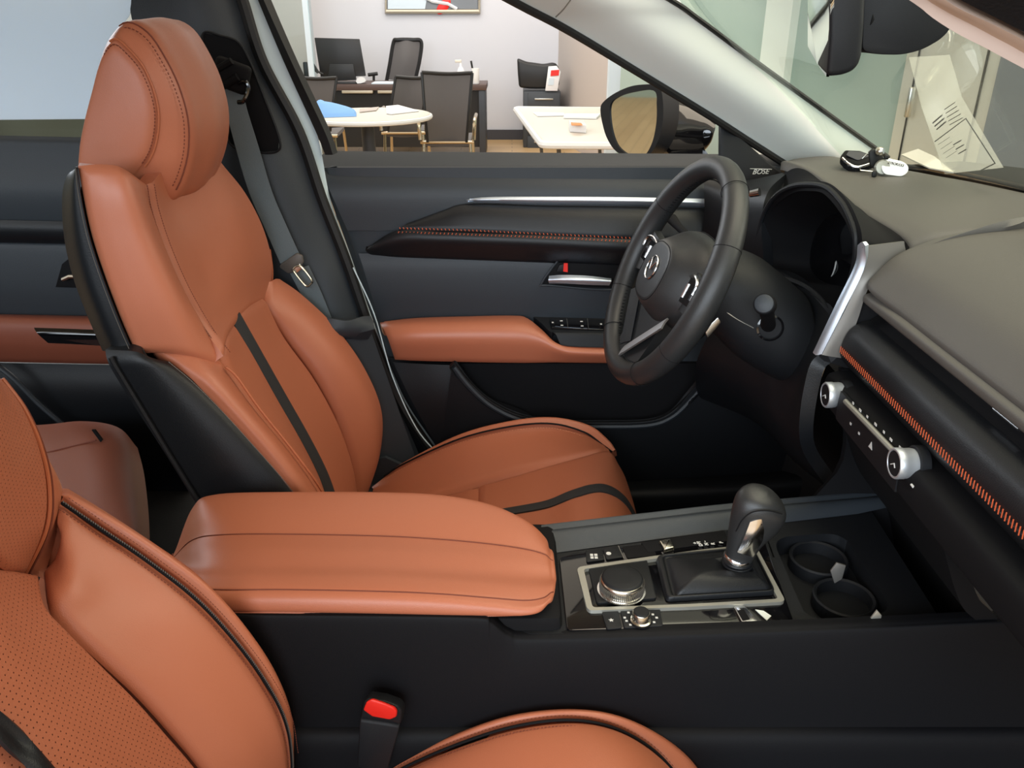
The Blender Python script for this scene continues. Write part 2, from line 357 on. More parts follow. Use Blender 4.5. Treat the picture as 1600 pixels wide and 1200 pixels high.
# centre pillar trim
Pl = [(215, -50), (205, 0), (215, 60), (300, 300), (400, 480), (480, 620), (560, 760), (575, 800)]
Pm = [(300, -50), (300, 0), (330, 90), (410, 260), (470, 420), (520, 500), (575, 640), (610, 770)]
Pr = [(352, -50), (369, 0), (402, 100), (458, 205), (496, 310), (534, 405), (574, 520), (660, 722)]
MB().surf([[P(u, v, 1.545) for u, v in Pl], [P(u, v, 1.545) for u, v in Pm], [P(u, v, 1.585) for u, v in Pr]], nu=50, nv=14, thick=0.02).build('pillar_trim', 'plastic2', body)
# recess cover that the belt guide slides in
rc = [(318, 52), (345, 56), (372, 66), (390, 95), (412, 150), (436, 215), (434, 236), (405, 238), (360, 225), (330, 150), (316, 90)]
MB().prism([P(u, v, 1.538) for u, v in rc], (0, 0.004, 0), 0.0015).build('height_adjuster_cover', 'dark', body)
MB().tube(pts([(u, v, 1.5375) for u, v in rc]), 0.0022, 6, closed=True, smooth=70).build('adjuster_seam', 'plastic', body)
# lower step of the pillar and floor sill
MB().surf([pts([(495, 500, 1.55), (530, 497, 1.55), (572, 497, 1.565)]), pts([(500, 515, 1.50), (532, 513, 1.50), (578, 515, 1.53)]), pts([(505, 528, 1.50), (540, 526, 1.50), (584, 530, 1.54)]), pts([(570, 720, 1.51), (595, 735, 1.51), (660, 745, 1.54)])], nu=16, nv=26, thick=0.02).build('lower_pillar_trim', 'plastic2', body)
MB().tube(pts([(552, 418, 1.555), (585, 492, 1.553), (614, 590, 1.552), (650, 668, 1.55), (686, 712, 1.55)]), 0.0014, 6, smooth=50).build('sill_edge', 'paint', body)
MB().surf([pts([(560, 745, 1.56), (800, 760, 1.56), (1100, 745, 1.56), (1300, 730, 1.56)]), pts([(560, 765, 1.47), (800, 775, 1.47), (1100, 762, 1.47), (1300, 745, 1.47)]), pts([(560, 800, 1.46), (800, 805, 1.46), (1100, 800, 1.46), (1300, 790, 1.46)])], nu=30, nv=14, thick=0.03).build('door_sill', 'plastic', body)
# front pillar: pale trim running from roof to dash corner
Al = [(640, -92), (810, 0), (890, 42), (1000, 108), (1110, 175), (1180, 220), (1246, 262)]
Ah = [(880, -92), (1042, 0), (1090, 33), (1180, 100), (1270, 165), (1325, 205), (1385, 248)]
Am = [((a[0]+b[0])/2, (a[1]+b[1])/2) for a, b in zip(Al, Ah)]
yy = [1.40, 1.46, 1.49, 1.53, 1.57, 1.60, 1.63]
MB().surf([[P(u, v, y+0.03) for (u, v), y in zip(Al, yy)], [P(u, v, y+0.005) for (u, v), y in zip(Am, yy)], [P(u, v, y+0.03) for (u, v), y in zip(Ah, yy)]], nu=50, nv=20, thick=0.03).build('front_pillar_trim', 'headliner', body)
MB().tube([P(u-3, v+5, y+0.03) for (u, v), y in zip(Al, yy)], 0.007, 8, smooth=50).build('window_seal', 'rubber', body)
MB().tube([P(u+3, v-2, y+0.03) for (u, v), y in zip(Ah, yy)], 0.0045, 8, smooth=50).build('windshield_seal', 'rubber', body)
MB().tube(pts([(868, 27, 1.44), (880, 15, 1.44), (893, -2, 1.445)]), 0.0012, 6, smooth=10).build('trim_joint', 'beltplastic', body)
# passenger side front pillar close to the camera, top right corner
def run_on(r):      # the pillar runs on, up to the roof rail and down to the dash corner
    r = [P(*q) for q in r]; d = r[-1]-r[0]; d.y = 0; d *= .076/d.x
    up = [r[0]-d*k+Vector((0, -.004*k, 0)) for k in (5.2, 3, 1)]; dn = [r[-1]+d*k+Vector((0, -.012*(k-1), 0)) for k in (1, 3, 6)]
    return up+r+dn
MB().surf([run_on(r) for r in ([(1330, -60, .30), (1440, 8, .30), (1530, 65, .30), (1640, 130, .30)], [(1400, -60, .285), (1480, 5, .285), (1560, 45, .285), (1660, 100, .285)], [(1420, -60, .29), (1510, 0, .29), (1600, 52, .29), (1700, 110, .29)])], nu=60, nv=10, thick=0.008).build('near_pillar_edge', 'beige', body)
MB().surf([run_on(r) for r in ([(1405, -60, .28), (1490, -6, .28), (1600, 50, .28), (1700, 105, .28)], [(1500, -120, .26), (1560, -80, .26), (1680, -20, .26), (1800, 50, .26)])], nu=60, nv=6, thick=0.02).build('near_pillar_trim', 'black_leather', body)
# windshield
wb = [(0.66, 1.62), (0.78, 1.48), (0.86, 1.25), (0.90, 1.0), (0.91, 0.85), (0.90, 0.6), (0.86, 0.4), (0.76, 0.24)]
wt = [(0.22, 1.50), (0.27, 1.38), (0.32, 1.2), (0.345, 1.0), (0.35, 0.85), (0.345, 0.6), (0.32, 0.45), (0.27, 0.32)]
ws = MB().surf([[Q(x, y, 0.262) for x, y in wb], [Q((x+x2)/2+0.02, (y+y2)/2, 0.10) for (x, y), (x2, y2) in zip(wb, wt)], [Q(x, y, -0.07) for x, y in wt]], nu=40, nv=20, thick=0.004)
ws.build('windshield', 'glass', body, label='green tinted windshield glass')
MB().tube([Q(x+0.004, y, 0.258) for x, y in wb], 0.010, 8, smooth=50, flat=(1, .7)).build('windshield_base_seal', 'rubber', body)
# bonnet cowl seen as a sliver beyond the glass
MB().surf([[Q(x+0.02, y, 0.272) for x, y in wb], [Q(x+0.22, y, 0.258) for x, y in wb]], nu=30, nv=5, thick=0.01).build('wiper_cowl', 'plastic', body)
# rear door and side behind the driver seat (part of the shell seen past the seat)
rd = thing('rear_door', 'dark rear passenger door with tan armrest, left of the driver seat', 'car door', (-1.0, 1.62, 0.4))
def rowu(v, y, us=(-60, 60, 180, 300)): return [P(u, v+(0.02*(u-60)), y) for u in us]
MB().surf([rowu(213, 1.612), rowu(222, 1.604), rowu(240, 1.60), rowu(262, 1.595), rowu(300, 1.585), rowu(345, 1.59), rowu(378, 1.60)], nu=12, nv=50, thick=0.02).build('upper_panel', 'plastic2', rd)
MB().surf([rowu(375, 1.62), rowu(390, 1.61), rowu(450, 1.605), rowu(500, 1.61)], nu=12, nv=20, thick=0.02).build('middle_panel', 'plastic2', rd)
MB().surf([rowu(345, 1.58), rowu(358, 1.575), rowu(372, 1.58), rowu(380, 1.60)], nu=12, nv=10, thick=0.02).build('trim_pad', 'black_leather', rd)
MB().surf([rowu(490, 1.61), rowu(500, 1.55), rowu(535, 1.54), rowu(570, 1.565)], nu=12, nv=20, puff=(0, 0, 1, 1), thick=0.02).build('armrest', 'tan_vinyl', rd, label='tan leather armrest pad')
MB().surf([pts([(50, 498, 1.56), (110, 498, 1.56), (170, 500, 1.56)]), pts([(56, 518, 1.535), (110, 520, 1.535), (170, 522, 1.535)]), pts([(75, 536, 1.535), (120, 538, 1.535), (170, 541, 1.535)])], nu=12, nv=12, thick=0.02).build('switch_pod', 'piano', rd)
MB().surf([rowu(568, 1.60), rowu(620, 1.585), rowu(700, 1.60), rowu(800, 1.62)], nu=12, nv=20, thick=0.02).build('lower_panel', 'black_leather', rd)
MB().tube(pts([(-20, 560, 1.56), (20, 590, 1.55), (60, 630, 1.55), (97, 662, 1.55)]), 0.006, 8, smooth=20).build('pocket_rim', 'plastic2', rd)
hb = MB().prism(pts([(88, 448, 1.60), (98, 412, 1.60), (108, 404, 1.60), (160, 404, 1.60), (160, 450, 1.60)]), (0, -0.004, 0), 0.001).build('handle_bezel', 'dark', rd)
MB().tube(pts([(100, 436, 1.592), (110, 431, 1.588), (150, 432, 1.588)]), 0.008, 8, flat=(1, .6)).build('handle', 'silver', rd)
# rear window with the sheet on it
pg = [(-80, -60), (222, -60), (202, 25), (172, 62), (137, 186), (-80, 188)]
MB().prism([P(u, v, 1.655) for u, v in pg], (0, 0.002, 0)).build('window_sheet', 'backlit', rd, label='white paper sheet over the rear window')
MB().prism([P(u, v, 1.668) for u, v in [(-90, -70), (330, -70), (330, 218), (-90, 218)]], (0, 0.004, 0)).build('window_glass', 'glass', rd)
MB().tube(pts([(218, -40, 1.64), (232, 25, 1.64), (262, 110, 1.64), (300, 215, 1.64)]), 0.010, 8, smooth=20).build('window_channel', 'rubber', rd)
# rear bench seat corner
# rear passenger side and tail of the cabin: closed, so daylight only comes in round the glass
MB().box(Q(-1.25, .10, .66), (1.15, .05, .78), .01).build('rear_side_panel', 'plastic', body)
MB().box(Q(-1.25, .10, -.15), (1.15, .05, .20), .01).build('rear_side_header', 'headliner', body)
MB().box(Q(-1.80, .10, .06), (.10, .05, .44), .01).build('rear_quarter_post', 'plastic', body)
MB().box(Q(-1.85, .86, .66), (.05, 1.55, .78), .01).build('tailgate_panel', 'plastic', body)
MB().box(Q(-1.70, 1.66, -.12), (.5, .05, .55), .01).build('far_quarter_post', 'plastic', body)
MB().surf([pts([(590, 560, 1.622), (640, 560, 1.622)]), pts([(600, 700, 1.622), (700, 700, 1.622)]), pts([(600, 800, 1.622), (760, 800, 1.622)])], nu=6, nv=8, thick=.01).build('sill_backing', 'plastic', body)
rs = thing('rear_bench', 'shaded brown rear bench seat corner behind the driver seat', 'car seat', (-0.95, 1.3, 0.4))
rb = MB()
rb.surf([pts([(-80, 668, 1.42), (60, 664, 1.42), (130, 658, 1.42), (185, 668, 1.42), (215, 700, 1.40)]), pts([(-80, 705, 1.36), (60, 706, 1.34), (140, 690, 1.34), (190, 700, 1.34), (225, 740, 1.32)]),
         pts([(-80, 780, 1.22), (70, 780, 1.22), (150, 760, 1.22), (200, 770, 1.22), (232, 800, 1.22)]), pts([(-80, 860, 1.1), (70, 860, 1.1), (150, 850, 1.1), (205, 850, 1.1), (235, 870, 1.1)]), pts([(-80, 960, 1.0), (70, 960, 1.0), (150, 950, 1.0), (210, 950, 1.0), (240, 960, 1.0)])], nu=24, nv=24, thick=0.04)
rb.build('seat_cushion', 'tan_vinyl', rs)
MB().tube(pts([(70, 708, 1.335), (110, 698, 1.335), (150, 688, 1.335)]), 0.0015, 6, smooth=12).build('seam', 'tan_dark', rs)
MB().prism(pts([(143, 672, 1.34), (148, 672, 1.34), (160, 688, 1.34), (157, 691, 1.34)]), (0, 0.004, 0)).build('pull_tab', 'dark', rs)
MB().box(Q(-1.15, 1.15, 0.9), (0.7, 0.7, 0.2), 0.02).build('seat_base', 'carpet', rs)

# ================================================================ DRIVER DOOR
dr = thing('driver_door', 'driver door with black upper trim and tan leather armrest below the open window', 'car door', (0.1, 1.62, 0.45))
lv = {236: 514, 243: 502, 254: 498, 268: 502, 282: 508, 300: 516, 320: 525, 360: 543, 400: 560, 490: 590, 580: 622}
def drow(v, y, off=0): return [P(lv[v]+(1300-lv[v])*t, v+off+(6*t if v < 300 else 0), y) for t in (0, 0.06, 0.3, 0.6, 1)]
MB().surf([drow(236, 1.680), drow(243, 1.668), drow(254, 1.652), drow(268, 1.634), drow(282, 1.619), drow(300, 1.609), drow(320, 1.606), drow(360, 1.608)], nu=40, nv=36, thick=0.02).build('upper_trim', 'plastic2', dr)
MB().surf([[P(560+(740)*t, 396, 1.612) for t in (0, .3, .6, 1)], [P(568+(732)*t, 420, 1.604) for t in (0, .3, .6, 1)], [P(580+720*t, 460, 1.604) for t in (0, .3, .6, 1)], [P(594+700*t, 505, 1.612) for t in (0, .3, .6, 1)]], nu=30, nv=20, thick=0.02).build('middle_panel', 'plastic2', dr)
MB().surf([pts([(u, v, 1.635), (u+90, v, 1.625), (1300, v, 1.625)]) for u, v in ((504, 262), (516, 310), (549, 402), (589, 517), (632, 622), (684, 701), (720, 770))], nu=16, nv=40, thick=0.02).build('inner_panel', 'plastic2', dr)
up = MB()
T = [(640, 346, 1.602), (690, 327, 1.600), (735, 316, 1.600), (850, 319, 1.600), (1000, 321, 1.600), (1200, 326, 1.600)]
T2 = [(632, 352, 1.59), (690, 340, 1.584), (740, 334, 1.582), (850, 337, 1.582), (1000, 341, 1.582), (1200, 347, 1.582)]
S = [(622, 358, 1.585), (690, 360, 1.570), (745, 362, 1.567), (850, 367, 1.567), (1000, 374, 1.567), (1200, 383, 1.567)]
up.surf(rowsP([T, T2, S]), nu=50, nv=16, puff=(0, 0, 1, 1), pd=0.004, pw=0.008, thick=0.01).build('upper_pad', 'black_leather', dr)
S2 = [(573, 385, 1.602), (620, 360, 1.585), (690, 362, 1.570), (745, 364, 1.567), (850, 368, 1.567), (1000, 375, 1.567), (1200, 384, 1.567)]
S3 = [(570, 392, 1.60), (625, 378, 1.578), (690, 380, 1.568), (745, 382, 1.566), (850, 386, 1.566), (1000, 394, 1.566), (1200, 404, 1.566)]
S4 = [(576, 400, 1.612), (620, 404, 1.604), (690, 407, 1.600), (745, 409, 1.600), (850, 413, 1.60), (1000, 419, 1.60), (1200, 428, 1.60)]
MB().surf(rowsP([S2, S3, S4]), nu=50, nv=16, puff=(1, 0, 1, 1), pd=0.004, pw=0.008, thick=0.01).build('lower_pad', 'black_leather', dr)
MB().stitch([P(a, b-1.5, c-0.001) for a, b, c in S], 95, 0.0038, 0.0008, slant=1.1).build('upper_stitching', 'redstitch', dr)
MB().stitch([P(a, b+2.8, c-0.001) for a, b, c in S2[1:]], 95, 0.0038, 0.0008, slant=-1.1).build('lower_stitching', 'redstitch', dr)
MB().surf([pts([(728, 312, 1.600), (760, 308, 1.597), (850, 307.5, 1.597), (1000, 308.5, 1.597), (1200, 313, 1.597)]), pts([(733, 313, 1.595), (760, 312, 1.59), (850, 313, 1.59), (1000, 315, 1.59), (1200, 320, 1.59)]), pts([(738, 315, 1.600), (760, 316.5, 1.597), (850, 318.5, 1.597), (1000, 320, 1.597), (1200, 326, 1.597)])], nu=40, nv=8, thick=0.004).build('chrome_strip', 'bladeblue', dr, label='long satin silver strip')
MB().surf([[P(u, v, 1.605) for u, v in ((396, -20), (403, 0), (445, 100), (493, 205), (508, 242))], [P(u, v, 1.60) for u, v in ((405, -20), (412, 0), (457, 100), (507, 205), (520, 242))]], nu=40, nv=4, thick=.02).build('window_channel', 'rubber', dr)
A = [[(593, 500, 1.608), (650, 494, 1.608), (740, 491, 1.608), (800, 490, 1.608), (822, 493, 1.600), (846, 512, 1.580), (868, 533, 1.553), (900, 540, 1.548), (1010, 543, 1.548)],
     [(598, 512, 1.570), (650, 507, 1.560), (740, 505, 1.560), (805, 505, 1.560), (830, 512, 1.555), (850, 524, 1.545), (872, 539, 1.536), (905, 546, 1.532), (1010, 549, 1.532)],
     [(606, 535, 1.553), (650, 532, 1.540), (740, 531, 1.540), (805, 532, 1.540), (830, 535, 1.540), (852, 543, 1.536), (875, 551, 1.531), (905, 555, 1.528), (1010, 558, 1.528)],
     [(616, 565, 1.572), (650, 567, 1.566), (740, 569, 1.562), (805, 570, 1.562), (830, 570, 1.562), (855, 570, 1.562), (880, 570, 1.562), (905, 570, 1.562), (1010, 571, 1.562)]]
MB().surf(rowsP(A), nu=60, nv=24, puff=(1, 0, 1, 1), pd=0.006, pw=0.014, thick=0.02).build('armrest', 'tan', dr, label='tan leather armrest pad')
MB().surf(rowsP([[(832, 494, 1.612), (950, 497, 1.612), (1080, 500, 1.612)], [(846, 505, 1.59), (950, 509, 1.59), (1080, 512, 1.59)], [(858, 517, 1.567), (950, 519, 1.567), (1080, 523, 1.567)], [(868, 522, 1.560), (950, 526, 1.560), (1080, 530, 1.560)], [(876, 540, 1.553), (950, 545, 1.553), (1080, 549, 1.553)]]), nu=20, nv=24, thick=0.02).build('switch_pod', 'plastic', dr)
pl = MB().prism(pts([(859, 499, 1.598), (1000, 504, 1.598), (1004, 519, 1.571), (862, 514, 1.571)]), (0, -0.001, 0.003), 0.0008).build('window_switch_plate', 'piano', dr)
for (u, v) in ((877, 503.5), (878, 510.5), (908.5, 504.5), (909.5, 511.5)):
    a = P(u, v, 1.598-(v-500)*1.8e-3-0.004)+Vector((0, 0, 0.0032))
    MB().box(a, (0.0055, 0.004, 0.0012), 0.0003).build('window_icon', 'icon', pl)
for u, v in ((863.5, 506), (939, 508.5)):
    a = P(u, v, 1.598-(v-500)*1.8e-3-0.004)+Vector((0, 0, 0.0032))
    MB().box(a, (0.004, 0.006, 0.0012), 0.0003).build('switch_icon', 'icon', pl)
for u in (885.5, 917.5):
    MB().tube([P(u, 500, 1.594)+Vector((0, 0, 0.003)), P(u+2, 515, 1.566)+Vector((0, 0, 0.003))], 0.0007, 5).build('switch_divider', 'silver', pl)
bz = MB().prism(pts([(846, 444, 1.60), (868, 411, 1.60), (882, 406, 1.60), (985, 410, 1.60), (965, 450, 1.60), (860, 446, 1.60)]), (0, -0.004, 0), 0.0015).build('handle_bezel', 'dark', dr)
MB().tube(pts([(846, 444, 1.594), (869, 411, 1.594), (882, 407, 1.594), (985, 411, 1.594), (966, 451, 1.594), (858, 446, 1.594)]), 0.0022, 6, closed=True, smooth=60).build('bezel_rim', 'plastic2', dr)
MB().surf([pts([(858, 431, 1.592), (880, 429.5, 1.586), (920, 431, 1.584), (955, 435, 1.586)]), pts([(857, 438, 1.586), (880, 437, 1.578), (920, 438, 1.576), (955, 440, 1.578)]), pts([(858, 443, 1.592), (880, 443, 1.584), (920, 445, 1.582), (952, 446, 1.584)])], nu=24, nv=10, thick=0.006).build('door_handle', 'bladeblue', dr, label='satin silver inside door pull')
lk = MB().prism(pts([(869, 423, 1.594), (874, 413, 1.594), (884, 411, 1.594), (884, 425, 1.594)]), (0, -0.005, 0), 0.001).build('lock_knob', 'plastic', dr)
MB().prism(pts([(881, 411, 1.588), (887, 411, 1.588), (887, 425, 1.588), (880, 424, 1.588)]), (0, -0.0015, 0)).build('lock_mark', 'red', lk, label='red unlocked mark')
# lower panel with the map pocket
MB().surf(rowsP([[(614, 566, 1.585), (665, 569, 1.58), (718, 571, 1.58)], [(640, 620, 1.575), (700, 622, 1.57), (757, 622, 1.57)], [(668, 672, 1.575), (720, 665, 1.57), (830, 655, 1.57)], [(690, 720, 1.58), (760, 720, 1.575), (900, 720, 1.575)], [(700, 780, 1.59), (800, 780, 1.59), (960, 780, 1.59)]]), nu=20, nv=30, thick=0.02).build('lower_panel', 'black_leather', dr)
rim = [(712, 570), (738, 600), (770, 628), (815, 649), (870, 658), (940, 659), (1010, 657), (1045, 645), (1075, 618), (1100, 590), (1118, 570)]
r2 = [(705, 580), (725, 610), (762, 645), (810, 668), (870, 678), (940, 680), (1015, 678), (1058, 664), (1092, 632), (1118, 600), (1135, 575)]
r3 = [(690, 700), (720, 740), (762, 775), (810, 790), (870, 800), (940, 800), (1015, 800), (1100, 790), (1200, 760), (1260, 700), (1290, 600)]
MB().surf([[P(u, v, 1.60) for u, v in rim], [P(u, v, 1.555) for u, v in rim], [P(u, v, 1.553) for u, v in r2], [P(u, v, 1.58) for u, v in r3]], nu=60, nv=30, thick=0.015).build('map_pocket', 'plastic', dr)
MB().tube([P(u+(u2-u)*.35, v+(v2-v)*.35, 1.553) for (u, v), (u2, v2) in zip(rim, r2)], 0.006, 8, smooth=60).build('pocket_rim', 'plastic2', dr)  # paler plastic than the pocket: light on the lip put into its colour
MB().surf([pts([(640, 568, 1.612), (1300, 568, 1.612)]), pts([(720, 800, 1.612), (1300, 800, 1.612)])], nu=8, nv=8, thick=0.02).build('pocket_back', 'dark', dr)
# mirror sail with the speaker mark
sail = MB().prism(pts([(1126, 192, 1.62), (1135, 196, 1.62), (1228, 277, 1.60), (1205, 300, 1.60), (1125, 300, 1.60)]), (0, 0.02, 0), 0.003).build('speaker_sail', 'plastic', dr, label='black triangular speaker cover')
gx = (P(1205, 270, 1.597)-P(1172, 271, 1.597)).normalized()
glyphs('speaker_lettering', 'BOSE', P(1188, 268.5, 1.592), gx, (0, 0, 1), 0.0135, 'icon', sail, shear=0.35, depth=0.0006)
MB().tube([P(1172, 263.5, 1.592), P(1206, 264.5, 1.592)], 0.0006, 5).build('lettering_rule', 'icon', sail)

# ================================================================ SEAT BELT
belt = thing('driver_seat_belt', 'grey driver seat belt hanging from the pillar beside the headrest', 'seat belt', (-0.5, 1.5, 0.9))
wl = [(350, 140), (353, 170), (368, 230), (389, 300), (413, 355), (438, 412)]
wr = [(380, 140), (385, 168), (404, 230), (425, 300), (447, 352), (468, 398)]
MB().surf([[P(u, v, 1.51) for u, v in wl], [P(u, v, 1.515) for u, v in wr]], nu=40, nv=6, thick=0.002, toward=CAMP).build('webbing', 'belt', belt)
MB().surf([pts([(452, 425, 1.525), (480, 480, 1.53), (505, 540, 1.535)]), pts([(482, 415, 1.53), (505, 465, 1.53), (530, 530, 1.535)])], nu=20, nv=6, thick=0.002).build('lower_webbing', 'belt', belt)
gd = MB().box(P(362, 118, 1.50), (0.062, 0.02, 0.05), 0.008, Matrix.Rotation(0.35, 3, 'Y'), 3)
gd.tube([P(340, 108, 1.49), P(362, 95, 1.488)], 0.006, 8).tube([P(352, 132, 1.49), P(372, 120, 1.488)], 0.007, 10)
gd.build('belt_guide', 'dark', belt)
MB().tube(pts([(372, 130, 1.49), (384, 128, 1.488), (388, 142, 1.488), (380, 158, 1.488), (372, 160, 1.49)]), 0.004, 8, smooth=20).build('guide_loop', 'piano', belt)
lt = MB().prism(pts([(438, 413, 1.505), (463, 396, 1.505), (472, 400, 1.505), (474, 410, 1.505), (466, 424, 1.505), (450, 428, 1.505), (436, 418, 1.505)]), (0, 0.008, 0), 0.002).build('latch_cover', 'beltplastic', belt)
tg = MB().tube(pts([(459, 419, 1.50), (470, 416, 1.50), (487, 437, 1.50), (485, 444, 1.50), (478, 446, 1.50), (462, 427, 1.50)]), 0.0046, 8, closed=True, smooth=36, flat=(1, .5))
tg.prism(pts([(455, 422, 1.50), (468, 412, 1.50), (473, 419, 1.50), (462, 428, 1.50)]), (0, 0.003, 0), 0.0008)
tg.build('latch_tongue', 'steel', lt, label='bright steel latch tongue')

# ================================================================ DRIVER SEAT
ds = thing('bucket_seat', 'tan leather driver seat with black side panels and centre stripe, farther from the camera', 'car seat', (-0.2, DY, 0.40), 'front seats')
# side and back shell
L = [(117, 264), (104, 276), (97, 310), (100, 370), (113, 430), (135, 490), (160, 548)]
S1 = [(121, 261), (125, 300), (137, 360), (152, 410), (170, 460), (190, 510), (210, 555)]
Mm = [((a[0]+b[0])/2-1, (a[1]+b[1])/2) for a, b in zip(L, S1)]
MB().surf([[P(u, v, 1.05) for u, v in L], [P(u, v, 1.02) for u, v in Mm], [P(u, v, 1.019) for u, v in S1]], nu=40, nv=14, puff=(0, 0, 0, 0), pd=.006, pw=.01, thick=0.003).build('upper_side_panel', 'black_leather', ds, label='black leather side panel')
L2 = [(160, 550), (182, 590), (220, 650), (262, 715), (305, 785), (330, 825)]
S3 = [(266, 562), (305, 595), (352, 642), (402, 697), (445, 746), (485, 798)]
Md = [(a[0]*.5+b[0]*.5+3, a[1]*.5+b[1]*.5-3) for a, b in zip(L2, S3)]
MB().surf([[P(u, v, 1.00) for u, v in L2], [P(u, v, 0.995) for u, v in Md], [P(u, v, 1.014) for u, v in S3]], nu=40, nv=20, puff=(1, 0, 0, 1), pd=.007, pw=.02, thick=0.02).build('lower_side_panel', 'black_leather', ds, label='black leather side panel')
MB().tube(pts([(173, 558, .996), (182, 574, .996), (222, 640, .996), (262, 706, .996), (303, 772, .996), (330, 815, .996)]), 0.0035, 6, smooth=30).build('side_edge_piping', 'plastic', ds)
# back shell: from the near rear edge across to the far side
Lall = [(119, 262), (104, 275), (97, 310), (100, 370), (113, 430), (135, 490), (160, 548), (185, 600), (222, 655), (262, 715), (300, 785), (330, 840)]
def shift(p, y): return Vector((p.x, y, p.z))
near = [P(u, v, 1.02)+Vector((0.012, 0.03, -0.022)) for u, v in Lall]
MB().surf([[p+Vector((0.012, 0, 0)) for p in near], [shift(p, DY)+Vector((-0.035, 0, -0.02)) for p in near], [shift(p, 1.46)+Vector((0.012, 0, 0)) for p in near]], nu=30, nv=20, thick=0.02, toward=Vector((-3, 1.2, 1))).build('seat_back_shell', 'plastic', ds)
far = [shift(P(u, v, 1.02), 1.455) for u, v in S1+S3[1:]]
nearL = [shift(P(u, v, 1.02), 1.45) for u, v in L+L2[1:]]
MB().surf([nearL, far], nu=30, nv=8, thick=0.02).build('far_side_panel', 'black_leather', ds)
MB().surf([[p for p in near], [P(u, v, 1.022)+Vector((-0.012, 0.035, -0.03)) for u, v in [S1[i] for i in (0, 1, 2, 3, 4, 5, 6)]+[(290, 590), (330, 630), (380, 680), (430, 735), (480, 800)]]], nu=40, nv=6, thick=0.01).build('inner_foam', 'dark', ds)
# upper section
Am_ = [[(121, 261, 1.02), (160, 256, 1.03), (200, 262, 1.045), (238, 290, 1.09)],
       [(126, 305, 1.02), (165, 300, 1.022), (208, 303, 1.035), (243, 330, 1.085)],
       [(140, 370, 1.02), (182, 362, 1.022), (226, 362, 1.035), (263, 390, 1.082)],
       [(163, 440, 1.02), (205, 430, 1.022), (254, 430, 1.035), (292, 455, 1.078)],
       [(187, 503, 1.02), (232, 497, 1.022), (282, 495, 1.035), (325, 512, 1.072)],
       [(210, 556, 1.02), (255, 554, 1.022), (308, 562, 1.035), (354, 573, 1.062)]]
MB().surf(rowsP(Am_), nu=40, nv=50, puff=(1, 1, 1, 1), pd=.007, pw=.014, thick=0.02, bulge=0.006).build('shoulder_bolster', 'tan', ds)
Bm = [[(236, 288, 1.09), (258, 262, 1.16), (290, 240, 1.24), (325, 235, 1.32), (348, 256, 1.40)],
      [(243, 330, 1.085), (272, 322, 1.16), (310, 306, 1.24), (350, 290, 1.33), (386, 302, 1.43)],
      [(263, 390, 1.082), (300, 380, 1.16), (336, 364, 1.24), (378, 346, 1.34), (413, 354, 1.45)],
      [(292, 455, 1.078), (326, 440, 1.16), (362, 420, 1.24), (396, 402, 1.34), (427, 405, 1.455)],
      [(325, 512, 1.072), (346, 492, 1.14), (376, 466, 1.24), (402, 448, 1.34), (426, 440, 1.45)],
      [(354, 552, 1.058), (362, 520, 1.13), (386, 488, 1.24), (402, 478, 1.33), (414, 477, 1.42)]]
bf = MB().surf(rowsP(Bm), nu=44, nv=50, puff=(1, 1, 0, 1), pd=.006, pw=.012, thick=0.02); bf.build('upper_backrest', 'tan', ds)
MB().tube(pts([(417, 474, 1.425), (423, 455, 1.445), (426, 425, 1.455), (422, 390, 1.455)]), 0.0014, 6, smooth=14).build('upper_piping', 'tan_pipe', ds)
c2 = [(235, 288), (243, 330), (263, 390), (292, 455), (325, 512), (354, 552)]
MB().stitch([P(u-5, v+1, 1.07) for u, v in c2], 74, 0.0028, 0.0007).build('shoulder_stitching', 'tan_dark', ds)
MB().stitch([P(u+6, v-1, 1.082) for u, v in c2], 74, 0.0024, 0.0006).build('inner_shoulder_stitching', 'tan_dark', ds)
# lower strip, insert, stripe, far bolster
Cm = [[(236, 545, 1.030), (292, 546, 1.042), (348, 560, 1.070)], [(302, 594, 1.014), (335, 590, 1.03), (367, 592, 1.072)], [(352, 642, 1.012), (379, 640, 1.03), (402, 642, 1.074)],
      [(402, 697, 1.012), (429, 697, 1.03), (451, 702, 1.074)], [(445, 747, 1.012), (470, 750, 1.03), (490, 754, 1.074)], [(485, 800, 1.012), (505, 801, 1.03), (522, 804, 1.074)]]
MB().surf(rowsP(Cm), nu=24, nv=50, puff=(1, 1, 1, 0), pd=.007, pw=.012, thick=0.02, bulge=0.004).build('near_bolster', 'tan', ds)
Im = [[(350, 552, 1.072), (353, 524, 1.11), (361, 500, 1.18), (374, 488, 1.205), (395, 472, 1.29), (416, 464, 1.38)],
      [(367, 592, 1.072), (378, 572, 1.12), (393, 552, 1.185), (406, 545, 1.215), (428, 532, 1.30), (445, 524, 1.385)],
      [(402, 642, 1.074), (415, 630, 1.13), (432, 622, 1.20), (446, 616, 1.23), (470, 600, 1.31), (494, 591, 1.39)],
      [(451, 702, 1.074), (460, 694, 1.13), (471, 690, 1.205), (485, 685, 1.235), (509, 672, 1.31), (532, 662, 1.39)],
      [(490, 754, 1.074), (494, 748, 1.13), (498, 744, 1.205), (512, 739, 1.235), (534, 732, 1.31), (554, 728, 1.39)],
      [(522, 804, 1.074), (520, 800, 1.13), (516, 795, 1.205), (530, 790, 1.235), (548, 786, 1.31), (562, 784, 1.39)]]
MB().surf(rowsP(Im), nu=50, nv=60, puff=(1, 1, 1, 0), pd=.008, pw=.016, thick=0.02).build('backrest_insert', 'tan', ds)
